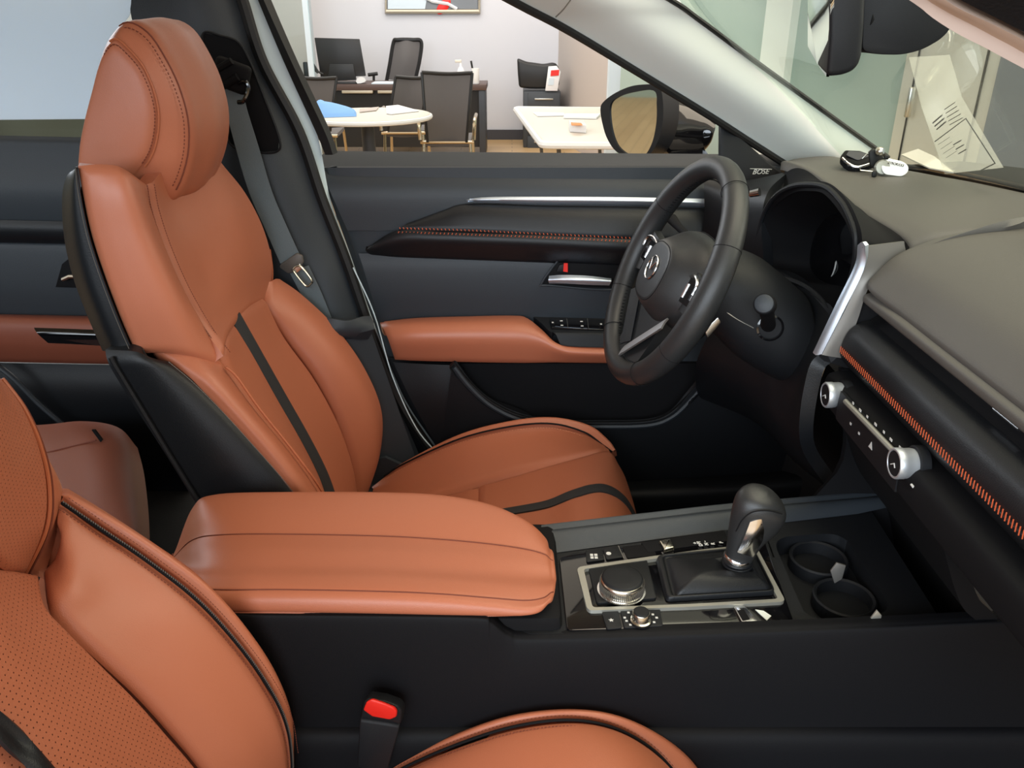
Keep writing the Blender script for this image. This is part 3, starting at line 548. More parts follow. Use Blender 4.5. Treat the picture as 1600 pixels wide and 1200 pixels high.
MB().surf([[P(*r[2]), P((r[2][0]+r[3][0])/2, (r[2][1]+r[3][1])/2, (r[2][2]+r[3][2])/2), P(*r[3])] for r in Im], nu=8, nv=60, puff=(1, 1, 0, 0), pd=.0015, pw=.003, off=0.0022, thick=0.004).build('backrest_stripe', 'stripe', ds, label='black centre stripe')
Gm = [[(424, 441, 1.42), (430, 436, 1.45), (437, 436, 1.48)], [(419, 478, 1.385), (445, 466, 1.43), (472, 461, 1.485)], [(445, 524, 1.387), (486, 514, 1.43), (522, 509, 1.485)],
      [(494, 591, 1.39), (535, 580, 1.43), (568, 573, 1.487)], [(532, 662, 1.39), (572, 650, 1.44), (596, 642, 1.49)], [(554, 728, 1.39), (582, 716, 1.44), (594, 708, 1.49)], [(562, 784, 1.39), (572, 776, 1.43), (576, 768, 1.48)]]
MB().surf(rowsP(Gm), nu=36, nv=60, puff=(1, 0, 0, 0), pd=.008, pw=.016, thick=0.03, bulge=0.012).build('far_bolster', 'tan', ds)
MB().tube(pts([(437, 438, 1.478), (466, 463, 1.482), (515, 512, 1.482), (560, 576, 1.484), (588, 640, 1.487), (590, 700, 1.487), (574, 762, 1.48)]), 0.0016, 6, smooth=60).build('bolster_piping', 'tan_dark', ds)
MB().stitch(pts([(445, 450, 1.468), (505, 513, 1.472), (550, 578, 1.474), (580, 645, 1.477), (584, 700, 1.477)]), 90, 0.0028, 0.0006, lift=.003).build('bolster_stitching', 'tan_light', ds)
MB().stitch([P(u-3, v+3, 1.006) for u, v in S3], 70, 0.0036, 0.0007).build('side_stitching', 'beltplastic', ds)
MB().stitch([P(u-3, v+2, 1.009) for u, v in S1], 70, 0.0040, 0.0005).build('upper_side_stitching', 'beltplastic', ds)
MB().tube([P(u+3, v-2, y+0.004) for u, v, y in [(350, 575, 1.055), (368, 592, 1.058), (402, 640, 1.058), (450, 700, 1.058), (489, 752, 1.058), (520, 802, 1.058)]], 0.0022, 6, smooth=40).build('near_piping', 'tan_pipe', ds)
# cushion
Hm = [[(572, 768, 1.48), (600, 770, 1.44), (640, 783, 1.36)], [(640, 718, 1.5), (665, 737, 1.455), (690, 771, 1.36)], [(720, 684, 1.5), (737, 706, 1.46), (760, 753, 1.36)],
      [(800, 664, 1.5), (812, 687, 1.47), (830, 732, 1.36)], [(862, 659, 1.5), (876, 680, 1.475), (895, 716, 1.365)], [(912, 672, 1.485), (920, 686, 1.46), (932, 706, 1.375)], [(945, 697, 1.43), (948, 700, 1.42), (954, 703, 1.40)]]
MB().surf(rowsP(Hm), nu=30, nv=60, puff=(0, 1, 0, 0), pd=.008, pw=.016, thick=0.03, bulge=0.008).build('cushion_bolster', 'tan', ds)
hs = [[(600, 744, 1.49), (600, 743, 1.495), (601, 745, 1.51)], [(636, 722, 1.49), (637, 719, 1.50), (640, 725, 1.52)], [(720, 685, 1.49), (720, 678, 1.505), (724, 690, 1.53)], [(800, 666, 1.49), (801, 657, 1.505), (804, 670, 1.53)], [(862, 662, 1.49), (865, 652, 1.505), (870, 668, 1.53)], [(912, 675, 1.475), (920, 664, 1.49), (926, 680, 1.515)], [(940, 694, 1.44), (950, 687, 1.45), (954, 700, 1.48)], [(956, 706, 1.42), (962, 703, 1.425), (964, 712, 1.44)]]
MB().surf(rowsP(hs), nu=12, nv=50, thick=0.02).build('cushion_side', 'tan', ds)
MB().tube([P(q[0][0], q[0][1], q[0][2]-0.002) for q in hs], 0.0018, 6, smooth=50).build('cushion_piping', 'dark', ds)
MB().stitch([P(q[0][0]-1, q[0][1]+7, q[0][2]-0.012) for q in hs], 90, 0.0028, 0.0006, lift=.002).build('cushion_stitching', 'tan_light', ds)
Jb = [[(600, 800, 1.345), (600, 830, 1.26), (600, 850, 1.17), (600, 880, 1.09)], [(746, 757, 1.352), (746, 787, 1.26), (747, 822, 1.18), (750, 860, 1.09)]]
MB().surf(rowsP(Jb), nu=24, nv=16, puff=(1, 1, 0, 1), pd=.007, pw=.014, thick=0.03).build('rear_cushion_insert', 'tan', ds)
Jm = [[(746, 757, 1.352), (746, 787, 1.26), (747, 822, 1.18), (750, 860, 1.09)], [(800, 742, 1.356), (800, 777, 1.26), (800, 812, 1.18), (805, 852, 1.09)],
      [(850, 727, 1.358), (852, 766, 1.26), (856, 802, 1.18), (862, 844, 1.09)], [(905, 712, 1.364), (900, 747, 1.27), (900, 786, 1.18), (905, 832, 1.09)],
      [(950, 702, 1.385), (945, 740, 1.28), (940, 778, 1.19), (940, 828, 1.09)], [(966, 722, 1.39), (975, 762, 1.28), (976, 795, 1.19), (975, 845, 1.09)], [(978, 752, 1.385), (994, 802, 1.28), (996, 835, 1.19), (990, 870, 1.09)], [(976, 810, 1.38), (990, 850, 1.28), (990, 880, 1.19), (985, 910, 1.09)]]
MB().surf(rowsP(Jm), nu=36, nv=60, puff=(1, 0, 1, 0), pd=.007, pw=.014, thick=0.03).build('cushion_insert', 'tan', ds)
st = [[(800, 803, 1.20), (812, 816, 1.17)], [(850, 786, 1.215), (862, 800, 1.18)], [(900, 770, 1.22), (912, 785, 1.185)], [(942, 763, 1.225), (945, 777, 1.195)], [(970, 769, 1.25), (972, 784, 1.215)], [(986, 785, 1.28), (989, 801, 1.25)], [(990, 815, 1.28), (992, 830, 1.24)]]
def j_at(t, s_):   # point on the cushion insert
    c = np.array([[tuple(P(*q)) for q in r] for r in Jm]); g = crs(c, 61); r = g[int(t*60)]; return Vector(tuple(crs(r, 41)[int(s_*40)]))
sr = []
for k in range(16):
    t = 0.02+0.93*k/15; sr.append([j_at(t, 0.50)+Vector((0, 0, .0035)), j_at(t, 0.545)+Vector((0, 0, .0035)), j_at(t, 0.60)+Vector((0, 0, .0035))])
MB().surf(sr, nu=8, nv=60, puff=(1, 1, 0, 0), pd=.0015, pw=.003, thick=0.004, off=0.001).build('cushion_stripe', 'stripe', ds, label='black centre stripe')
MB().box(Q(-0.02, 1.24, 0.97), (0.44, 0.44, 0.12), 0.03).build('seat_base', 'dark', ds)
MB().surf(rowsP([[(575, 745, 1.50), (590, 720, 1.50), (602, 715, 1.50)], [(585, 770, 1.50), (610, 735, 1.50), (630, 728, 1.50)]]), nu=8, nv=6, thick=0.01).build('recliner_cover', 'plastic2', ds)

# headrest
I_ = [(127, 275), (125, 235), (133, 190), (147, 135), (156, 100), (167, 73), (182, 62), (204, 80), (226, 108), (243, 150), (248, 190), (240, 235), (220, 268), (196, 290), (160, 290)]
O_ = [(134, 280), (132, 235), (140, 185), (152, 130), (160, 92), (172, 60), (197, 35), (230, 50), (257, 88), (281, 138), (295, 195), (291, 255), (267, 308), (225, 318), (170, 305)]
def xz(l, y): return [P(u, v, y) for u, v in l]
def resc(r, y, k=1.0, dx=0.0, dz=0):
    c = sum(r, Vector())/len(r); return [Vector((c.x+(p.x-c.x)*k+dx, y, c.z+(p.z-c.z)*k+dz)) for p in r]
SI = xz(I_, 1.13); SO = xz(O_, 1.155)
ring = lambda r, n=64: [Vector(x) for x in crc(np.array([tuple(p) for p in r]), n)]
SI, SO = ring(SI), ring(SO)
ce = lambda p: p
CT_ = resc(SO, 1.19, 1.03, .004); CM = resc(SO, DY, 1.05, .008)
def mir(r): return [Vector((p.x, 2*DY-p.y, p.z)) for p in r]
E0 = resc(SI, 1.121, 0.80, -.003); E1 = resc(SI, 1.126, 0.95, -.001)
secs = [resc(SI, 1.118, 0.35), E0, E1, SI, SO, CT_, CM, mir(CT_), mir(SO), mir(SI), mir(E1), mir(E0), mir(resc(SI, 1.118, 0.35))]
hr = MB().loft(secs, nres=60).build('headrest', 'tan', ds, smooth=80, label='tall tan leather headrest')
def arc(r, y, a, b, n=40, out=0.0):
    c = sum(r, Vector())/len(r); q = [r[i % len(r)] for i in range(a, b)]; return [Vector((c.x+(p.x-c.x)*(1+out), y, c.z+(p.z-c.z)*(1+out))) for p in q]
MB().tube(arc(SI, 1.1290, 23, 51, out=.008), 0.0016, 6).build('inner_seam', 'tan_pipe', hr)
MB().stitch(arc(SI, 1.1255, 20, 51, out=-0.06), 42, 0.003, 0.0008, lift=.003).build('inner_stitching', 'tan_dark', hr)
MB().tube(arc(SO, 1.1545, 24, 51, out=.002), 0.0010, 6).build('outer_seam', 'tan_dark', hr)
MB().stitch(arc(SO, 1.149, 21, 51, out=-0.055), 52, 0.003, 0.0008, lift=.004).build('outer_stitching', 'tan_dark', hr)
for yy_ in (1.19, 1.29):
    MB().tube([Q(-0.49, yy_, 0.20), Q(-0.53, yy_, 0.33)], 0.006, 10).build('post', 'chrome', hr)

# ================================================================ PASSENGER SEAT (near)
ps = thing('bucket_seat', 'tan leather passenger seat with perforated centre, nearest the camera at lower left', 'car seat', (-0.3, 0.47, 0.40), 'front seats')
# upper section, perforated, with piping edge and plain side strip
U = [[(-330, 470, .30), (-200, 480, .40), (-90, 500, .50), (-20, 570, .64), (3, 592, .665)],
     [(-330, 560, .30), (-200, 560, .40), (-80, 570, .50), (10, 610, .63), (38, 640, .665)],
     [(-330, 640, .30), (-200, 640, .40), (-70, 650, .50), (30, 670, .62), (64, 700, .665)],
     [(-330, 720, .30), (-200, 720, .40), (-60, 725, .50), (40, 740, .61), (77, 765, .665)],
     [(-330, 800, .30), (-200, 800, .40), (-60, 805, .50), (38, 815, .61), (72, 828, .66)],
     [(-330, 880, .30), (-200, 880, .40), (-60, 890, .50), (20, 895, .60), (38, 905, .655)]]
def mir_p(p): return Vector((p.x, 2*0.47-p.y, p.z))
def sym(rows):       # second half of each row mirrored about the seat's centre line
    out = []
    for r in rowsP(rows): out.append([mir_p(r[4]), mir_p(r[3]), r[2], r[3], r[4]])
    return out
def mrows(rows): return [[mir_p(p) for p in r] for r in rowsP(rows)]
MB().surf(sym(U), nu=60, nv=50, puff=(1, 1, 0, 1), pd=.005, pw=.01, thick=0.03).build('upper_backrest', 'tan_perf', ps, label='perforated upper backrest')
V = [[(3, 592, .667), (5, 590, .69), (4, 592, .72)], [(38, 640, .667), (42, 637, .69), (40, 640, .72)], [(64, 700, .667), (74, 712, .69), (70, 712, .72)], [(77, 765, .667), (93, 762, .69), (97, 762, .715)],
     [(72, 828, .662), (84, 826, .68), (93, 815, .70)], [(38, 898, .655), (55, 902, .66), (68, 906, .66)]]
MB().surf(rowsP([[(50, 955, .668), (60, 910, .675), (76, 872, .68), (88, 830, .695), (97, 778, .708)], [(92, 960, .640), (92, 915, .655), (104, 878, .672), (114, 838, .69), (116, 795, .705)]]), nu=20, nv=6, thick=.01).build('bolster_tuck', 'tan', ps)
MB().surf(rowsP(V), nu=14, nv=50, puff=(0, 0, 0, 1), pd=.005, pw=.01, thick=0.03).build('shoulder_side', 'tan', ps)
MB().tube(pts([(3, 592, .664), (38, 640, .664), (64, 700, .664), (77, 765, .664), (72, 828, .659), (38, 900, .652)]), 0.0022, 8, smooth=50).build('upper_piping', 'tan_pipe', ps)
MB().tube(pts([(8, 594, .668), (43, 642, .668), (69, 702, .668), (82, 765, .668), (77, 830, .663), (44, 900, .656)]), 0.0012, 6, smooth=50).build('upper_seam', 'tan_dark', ps)
# lower side bolster between insert seam and zip line
Bo = [[(58, 893, .657), (80, 866, .665), (88, 830, .668), (97, 783, .69)],
      [(70, 945, .612), (105, 915, .63), (130, 880, .655), (156, 826, .69)],
      [(108, 985, .602), (150, 955, .63), (190, 920, .66), (228, 874, .69)],
      [(162, 1035, .60), (210, 1005, .63), (262, 970, .66), (305, 935, .688)],
      [(217, 1090, .60), (275, 1062, .63), (325, 1030, .66), (366, 1000, .687)],
      [(265, 1145, .60), (330, 1120, .63), (378, 1095, .66), (414, 1065, .686)],
      [(312, 1200, .60), (375, 1180, .63), (415, 1155, .66), (444, 1125, .685)],
      [(350, 1250, .60), (400, 1240, .63), (432, 1215, .66), (456, 1185, .685)],
      [(390, 1320, .60), (420, 1310, .63), (440, 1290, .66), (455, 1270, .68)]]
MB().surf(rowsP(Bo), nu=40, nv=70, puff=(1, 1, 1, 0), pd=.007, pw=.014, thick=0.03, bulge=0.004).build('side_bolster', 'tan', ps)
Bs = [[(97, 782, .692), (99, 768, .70), (97, 758, .722)], [(156, 824, .692), (168, 806, .70), (166, 800, .722)], [(228, 872, .692), (246, 856, .70), (244, 852, .722)], [(305, 933, .692), (325, 916, .70), (323, 914, .722)],
      [(367, 998, .69), (386, 985, .70), (386, 984, .722)], [(415, 1063, .688), (430, 1052, .70), (430, 1052, .722)], [(445, 1123, .687), (455, 1118, .70), (455, 1118, .722)], [(456, 1183, .687), (459, 1182, .70), (459, 1182, .722)], [(455, 1270, .685), (458, 1270, .70), (458, 1270, .72)]]
MB().surf(rowsP(Bs), nu=14, nv=60, puff=(1, 0, 1, 0), pd=.004, pw=.006, thick=0.025).build('bolster_edge', 'tan', ps)
zp = [(96, 785, .688), (156, 826, .688), (228, 875, .688), (305, 935, .686), (366, 1000, .685), (414, 1065, .684), (445, 1125, .683), (456, 1185, .683), (456, 1270, .68)]
MB().tube(pts(zp), 0.0020, 8, smooth=80).build('bolster_piping', 'dark', ps, label='black piping')
MB().stitch([P(u+1.5, v-2, y) for u, v, y in zp], 190, 0.0022, 0.0006, slant=0.6, lift=0.003).build('piping_weave', 'beltplastic', ps)
MB().stitch([P(u-5, v+9, y-0.008) for u, v, y in zp], 120, 0.0026, 0.0006, lift=.002).build('bolster_stitching', 'tan_dark', ps)
MB().stitch([P(u+10, v-8, y+0.004) for u, v, y in zp[:-1]], 110, 0.0022, 0.0004, lift=.002).build('edge_stitching', 'tan_dark', ps)
# insert
Ce = [[(-330, 880, .34), (-170, 885, .43), (-60, 885, .51), (10, 885, .59), (64, 893, .655)],
      [(-330, 960, .33), (-170, 960, .42), (-60, 958, .49), (20, 948, .555), (76, 945, .61)],
      [(-330, 1030, .32), (-160, 1020, .41), (-40, 1008, .48), (50, 995, .545), (112, 985, .60)],
      [(-330, 1110, .32), (-150, 1085, .40), (-10, 1065, .475), (90, 1048, .54), (162, 1035, .60)],
      [(-300, 1180, .32), (-110, 1150, .40), (40, 1125, .475), (140, 1105, .54), (217, 1090, .60)],
      [(-240, 1240, .32), (-60, 1210, .40), (95, 1185, .475), (190, 1160, .54), (265, 1145, .60)],
      [(-180, 1310, .32), (0, 1275, .40), (150, 1250, .475), (240, 1220, .54), (312, 1200, .60)],
      [(-100, 1400, .32), (80, 1360, .40), (210, 1330, .475), (300, 1300, .54), (370, 1280, .60)]]
MB().surf(sym(Ce), nu=70, nv=70, puff=(1, 1, 1, 0), pd=.006, pw=.012, thick=0.03).build('backrest_insert', 'tan_perf', ps, label='perforated backrest centre')
cg = np.array([[tuple(q) for q in r] for r in sym(Ce)]); cg = crs(np.swapaxes(crs(np.swapaxes(cg, 0, 1), 61), 0, 1), 61)
def near_uv(u, v):
    best = None
    for j in range(0, 61):
        for i in range(0, 61):
            p = cg[j, i]; zc = p[1]*CT-(p[2]-CAMZ)*ST; a = 800+F*p[0]/zc; b = 600-F*(p[1]*ST+(p[2]-CAMZ)*CT)/zc
            d = (a-u)**2+(b-v)**2
            if best is None or d < best[0]: best = (d, p)
    return Vector(tuple(best[1]))
def onrow(u, v):   # same depth as the insert there, at the exact place
    p = near_uv(u, v); return P(u, v, p.y-0.009)
sa = [(-60, 1060), (-15, 1097), (40, 1148), (85, 1198), (125, 1250)]; sb = [(-70, 1092), (-30, 1125), (10, 1165), (45, 1205), (80, 1255)]
MB().surf([[onrow(*q) for q in sa], [onrow((a[0]+b[0])/2, (a[1]+b[1])/2) for a, b in zip(sa, sb)], [onrow(*q) for q in sb]], nu=40, nv=8, puff=(0, 0, 1, 1), pd=.001, pw=.003, thick=0.003, off=.001).build('backrest_stripe', 'black_leather', ps, label='black centre stripe')
# door side of the same seat, outside the photograph's left edge
MB().surf(mrows(V), nu=14, nv=50, thick=0.03, toward=Vector((0, .3, 2))).build('shoulder_side', 'tan', ps)
MB().surf(mrows(Bo), nu=40, nv=60, puff=(1, 1, 1, 0), pd=.007, pw=.014, thick=0.03, toward=Vector((1, .4, 2))).build('side_bolster', 'tan', ps)
MB().surf(mrows(Bs), nu=14, nv=50, thick=0.025, toward=Vector((1, -.5, 2))).build('bolster_edge', 'tan', ps)
MB().surf([[mir_p(P(*r[-1]))+Vector((.0, .0, 0)) for r in U[:5]]+[mir_p(P(*r[-1])) for r in Bo[2:]], [mir_p(P(*r[-1]))+Vector((-.12, 0, -.02)) for r in U[:5]]+[mir_p(P(*r[-1]))+Vector((-.12, 0, -.02)) for r in Bo[2:]]], nu=50, nv=8, thick=0.01, toward=Vector((0, -4, 1))).build('door_side_panel', 'black_leather', ps)
# passenger seat shell behind the padding
MB().surf([[P(*r[-1])+Vector((-.07, .03, -.02)) for r in U[:5]]+[P(*r[-1])+Vector((-.03, .03, -.02)) for r in Bo[2:]], [P(*r[-1])+Vector((-0.14, .01, -0.02)) for r in U[:5]]+[P(*r[-1])+Vector((-0.16, .015, -0.02)) for r in Bo[2:]]], nu=50, nv=8, thick=0.01, toward=Vector((0, 4, 1))).build('far_side_panel', 'black_leather', ps)
# cushion bolster
Kb = [[(560, 1240, .70), (560, 1262, .67), (575, 1330, .60)], [(640, 1196, .70), (655, 1215, .67), (690, 1290, .60)], [(720, 1162, .70), (735, 1185, .672), (775, 1262, .60)], [(800, 1137, .70), (815, 1160, .675), (850, 1240, .60)],
      [(880, 1126, .70), (895, 1150, .675), (925, 1225, .60)], [(945, 1134, .70), (955, 1158, .67), (985, 1225, .60)], [(1000, 1160, .695), (1005, 1178, .665), (1030, 1235, .60)], [(1045, 1200, .68), (1050, 1210, .66), (1068, 1250, .60)], [(1085, 1260, .65), (1090, 1265, .64), (1098, 1280, .60)]]
MB().surf(rowsP(Kb), nu=30, nv=60, puff=(1, 1, 0, 0), pd=.006, pw=.012, thick=0.03, bulge=.006).build('cushion_bolster', 'tan', ps)
Ks = [[(560, 1238, .702), (562, 1226, .712), (566, 1226, .735)], [(640, 1194, .702), (636, 1184, .712), (640, 1184, .735)], [(720, 1160, .702), (716, 1146, .712), (720, 1146, .735)], [(800, 1135, .702), (797, 1119, .712), (800, 1119, .735)],
      [(880, 1124, .702), (882, 1109, .712), (884, 1109, .735)], [(946, 1132, .702), (955, 1116, .712), (956, 1118, .735)], [(1003, 1158, .697), (1018, 1142, .71), (1020, 1144, .733)], [(1048, 1198, .682), (1072, 1182, .70), (1074, 1184, .725)], [(1088, 1258, .652), (1115, 1240, .68), (1118, 1245, .70)]]
MB().surf(rowsP(Ks), nu=14, nv=60, puff=(1, 0, 0, 0), pd=.004, pw=.006, thick=0.025).build('cushion_edge', 'tan', ps)
kz = [P(q[0][0], q[0][1]+1, q[0][2]-.006) for q in Ks]
MB().tube(kz, 0.0018, 8, smooth=60).build('cushion_piping', 'dark', ps, label='black piping')
MB().stitch([P(q[0][0]+1, q[0][1]+10, q[0][2]-.014) for q in Ks], 110, 0.0026, 0.0006, lift=.003).build('cushion_stitching', 'tan_dark', ps)
MB().stitch([P(q[0][0], q[0][1]-6, q[0][2]+.004) for q in Ks], 100, 0.0022, 0.0004, lift=.002).build('cushion_edge_stitching', 'tan_dark', ps)
MB().box(Q(0.02, 0.47, 0.93), (0.40, 0.40, 0.16), 0.03).build('seat_base', 'dark', ps)

# seat belt buckle
bk = thing('seat_belt_buckle', 'black seat belt buckle with red release button beside the passenger seat', 'seat belt buckle', (-0.25, 0.70, 0.6))
yb = .690
bo = [P(563, 1122, yb), P(568, 1097, yb), P(574, 1091, yb), P(600, 1095, yb), P(622, 1103, yb), P(628, 1111, yb), P(626, 1132, yb), P(606, 1128, yb), P(585, 1125, yb)]
up_v = (ray(590, 1090)-ray(560, 1300)).normalized()
lo = [p+Vector((-0.020, 0.0, -0.075)) for p in bo]
bb = MB().loft([[Vector(x) for x in crc(np.array([tuple(q) for q in lo]), 40)], [Vector(x)-Vector((0.003, 0, 0.012)) for x in crc(np.array([tuple(q) for q in bo]), 40)], [Vector(x) for x in crc(np.array([tuple(q) for q in bo]), 40)]])
bo2 = [p+Vector((0, 0.016, 0.004)) for p in bo]
MB().prism(bo, (0.001, 0.022, -0.010), 0.003, 3).prism([p+Vector((-0.001, 0, -0.004)) for p in (bo[0], bo[8], bo[7], bo[6])]+[P(604, 1210, yb), P(558, 1200, yb)], (0, 0.024, 0.006), 0.003).build('buckle_body', 'plastic', bk)
MB().prism([P(*q, yb-.001) for q in ((570, 1107), (575, 1094), (583, 1090), (601, 1096), (618, 1103), (622, 1109), (621, 1118), (611, 1122), (584, 1117))], (-.001, -0.006, 0.0035), 0.0022, 3).build('release_button', 'red', bk, label='red release button')

# ================================================================ CENTRE CONSOLE
def lring(poly, per=8):
    out = []; n = len(poly)
    for i in range(n):
        a, b = Vector(poly[i]), Vector(poly[(i+1) % n]); out += [a.lerp(b, k/per) for k in range(per)]
    return out
def rounded(poly, r, seg=5):
    out = []; n = len(poly)
    for i in range(n):
        p = Vector(poly[i]); a = Vector(poly[i-1])-p; b = Vector(poly[(i+1) % n])-p
        ra = min(r, a.length*.45, b.length*.45); s = p+a.normalized()*ra; e = p+b.normalized()*ra
        for k in range(seg+1):
            t = k/seg; out.append(s*(1-t)**2+p*2*t*(1-t)+e*t*t)
    return out
DD = 0.664
cs = thing('centre_console', 'black centre console with tan padded armrest lid between the front seats', 'centre console', (0.1, 0.85, 0.4))
wt_ = [(250, 953), (370, 957), (600, 959), (745, 962), (768, 969), (796, 989), (830, 994), (1000, 990), (1250, 981), (1400, 975), (1520, 969), (1700, 962), (2600, 925)]
tp = [P(u, v, .742) for u, v in wt_]
MB().surf([[p+Vector((0, .014, .0005)) for p in tp], tp, [p+Vector((0, -.007, -.010)) for p in tp], [Vector((p.x, .728, CAMZ-.72)) for p in tp], [Vector((p.x, .724, CAMZ-.795)) for p in tp]], nu=120, nv=40, thick=0.01).build('side_panel', 'console', cs)
MB().surf([[Q(x, .735, .79) for x in (-.5, 0, .5, .7)], [Q(x, .712, .80) for x in (-.5, 0, .5, .7)], [Q(x, .706, .86) for x in (-.5, 0, .5, .7)], [Q(x, .70, 1.02) for x in (-.5, 0, .5, .7)]], nu=8, nv=20, thick=.02).build('lower_side_trim', 'console', cs)
MB().box(Q(-.19, .85, .80), (.50, .20, .31), .01).build('console_box', 'dark', cs)
# deck in front of the armrest
dk = MB().surf([[PZ(*q, DD-.0005) for q in ((770, 968), (830, 991), (1000, 987), (1243, 979))], [PZ(*q, DD) for q in ((780, 900), (830, 905), (1000, 890), (1214, 880))], [PZ(*q, DD) for q in ((800, 846), (850, 843), (1000, 826), (1186, 806))]], nu=20, nv=10, thick=.02, lin=True); dk.build('deck', 'plastic', cs)
o_ = [(1186, 806), (1350, 780), (1470, 969), (1243, 979)]; i_ = [(1206, 840), (1316, 832), (1398, 958), (1262, 971)]
ot = lring([PZ(*q, DD) for q in o_]); it = lring(rounded([PZ(*q, DD) for q in i_], .03, 5), 1)
it = [Vector(x) for x in crs(np.array([tuple(p) for p in it+[it[0]]]), 33)[:-1]]
# align starts
k0 = min(range(32), key=lambda k: (it[k]-ot[0]).length); it = it[k0:]+it[:k0]
MB().loft([[p-Vector((0, 0, .03)) for p in ot], ot, it, [p-Vector((0, 0, .008)) for p in it], [Vector((p.x, p.y, CAMZ-.72)) for p in it]]).build('cup_holder_tub', 'plastic', cs, smooth=35)
for (u, v, r) in ((1278, 878, .037), (1318, 940, .037)):
    c = PZ(u, v, DD+.02); c.z = CAMZ-.722
    MB().lathe([(r-.004, .002), (r-.003, .045), (r, .047), (r+.002, .045), (r+.002, 0)], c, (0, 0, 1), 36).build('cup_holder', 'plastic', cs)
for q in ([(1298, 893), (1308, 880), (1322, 884), (1316, 905), (1304, 912)], [(1357, 972), (1371, 954), (1378, 962), (1376, 972)]):
    MB().prism([P(u, v, .83 if u < 1330 else .752) for u, v in q], (0, .003, 0), .0008).build('cup_retainer', 'vent' if q[0][0] < 1330 else 'warmsilver', cs)
# far side rail
r0 = [(846, 830), (1000, 812), (1150, 795), (1330, 779), (1480, 765)]; r1 = [(848, 838), (1000, 820), (1150, 803), (1330, 786), (1480, 772)]; r2_ = [(866, 864), (1000, 846), (1150, 826), (1230, 816), (1340, 803)]
MB().surf([[PZ(*q, .655)+Vector((0, .02, -.15)) for q in r0], [PZ(*q, .650)+Vector((0, .012, -.008)) for q in r0], [PZ(*q, .648) for q in r0], [PZ(*q, .649) for q in r1], [PZ(*q, .663) for q in r2_]], nu=40, nv=30, thick=.01, toward=Vector((.1, .6, 3))).build('far_rail', 'plastic2', cs)
# gloss plate
pg_ = [(874, 874), (905, 863), (1000, 851), (1150, 828), (1186, 824), (1240, 974), (1000, 984), (886, 987)]
plate = MB().prism(rounded([PZ(*q, DD-.0005) for q in pg_], .006, 3), (0, 0, .0025), .0006).build('gloss_plate', 'piano', cs, label='gloss black trim plate')
ZP = DD-.0032
def dpoly(q, z=ZP, r=.003): return rounded([PZ(u, v, z) for u, v in q], r, 3)
for q in ([(915, 862), (940, 859), (945, 876), (916, 880)], [(942, 858.5), (967, 855), (975, 872), (947, 876)], [(940, 958), (966, 956), (972, 983), (948, 985)], [(969, 956), (1031, 953), (1036, 980), (975, 983)]):
    MB().prism(dpoly(q), (0, 0, .0022), .0006).build('button', 'plastic', plate)
MB().prism(dpoly([(972, 855), (1018, 850), (1026, 868), (980, 873)]), (0, 0, .0008), .0002).build('switch_pocket', 'dark', plate)
MB().tube([PZ(966, 853, ZP-.002), PZ(975, 873, ZP-.002)], .0007, 6).build('switch_divider', 'silver', plate)
MB().prism(dpoly([(1001, 848), (1132, 829), (1138, 846), (1012, 864)]), (0, 0, .0012), .0004).build('gear_display', 'dark', plate)
MB().prism(dpoly([(1030, 850), (1046, 847), (1053, 860), (1038, 864)], r=.001), (0, 0, .006), .0015).build('shift_lock_button', 'steel', plate)
# silver frame around dial and selector
fo = [(901, 886), (1022, 868.5), (1100, 858), (1180, 850), (1228, 940), (1080, 948), (918, 954)]
fi = [(912, 889), (1022, 873), (1100, 862), (1172, 854), (1216, 935.5), (1080, 943.5), (926, 949)]
FO = rounded([PZ(*q, DD-.008) for q in fo], .008, 4); FI = rounded([PZ(*q, DD-.008) for q in fi], .005, 4)
MB().loft([[p-Vector((0, 0, .007)) for p in FO], FO, FI, [p-Vector((0, 0, .007)) for p in FI]], cap=False).build('silver_frame', 'warmsilver', cs, smooth=30, label='champagne silver frame')
blk = MB().prism(rounded([PZ(*q, DD-.001) for q in [(919, 892), (1010, 878), (1026, 940), (932, 948)]], .004, 3), (0, 0, .006), .0015).build('dial_block', 'plastic', cs)
# large rotary dial
Cd = PZ(971, 922, DD-.007)
dl = MB().lathe([(.0305, 0), (.0305, .0015), (.0285, .002)], Cd, (0, 0, 1), 48).build('control_dial', 'chrome', cs, label='large knurled rotary dial')
MB().lathe([(.027, .002), (.0275, .003), (.0275, .015), (.0262, .0175), (.0255, .018), (.0255, .0182)], Cd, (0, 0, 1), 48).build('dial_ring', 'steel', dl)
kn = MB()
for k in range(72):
    w = 2*math.pi*k/72; a = Vector((math.cos(w), math.sin(w), 0)); kn.tube([Cd+a*.0278+Vector((0, 0, .0035)), Cd+a*.0278+Vector((0, 0, .0145))], .00045, 4)
kn.build('knurling', 'beltplastic', dl)
MB().lathe([(.0252, .017), (.0258, .0186), (.0245, .0204), (.0225, .0212), (.010, .0214)], Cd, (0, 0, 1), 48).build('dial_cap', 'plastic', dl)
Cv = PZ(1001, 970, ZP-.002)
dv = MB().lathe([(.0125, 0), (.0125, .002), (.0105, .003), (.0105, .012), (.0098, .0132)], Cv, (0, 0, 1), 36).build('volume_knob', 'steel', cs, label='small knurled volume knob')
MB().lathe([(.0092, .0130), (.0095, .0140), (.0085, .0150), (.004, .0152)], Cv, (0, 0, 1), 32).build('knob_cap', 'plastic', dv)
MB().lathe([(.0140, .0), (.0140, .0010), (.013, .0012)], Cv, (0, 0, 1), 32).build('knob_base', 'dark', dv)
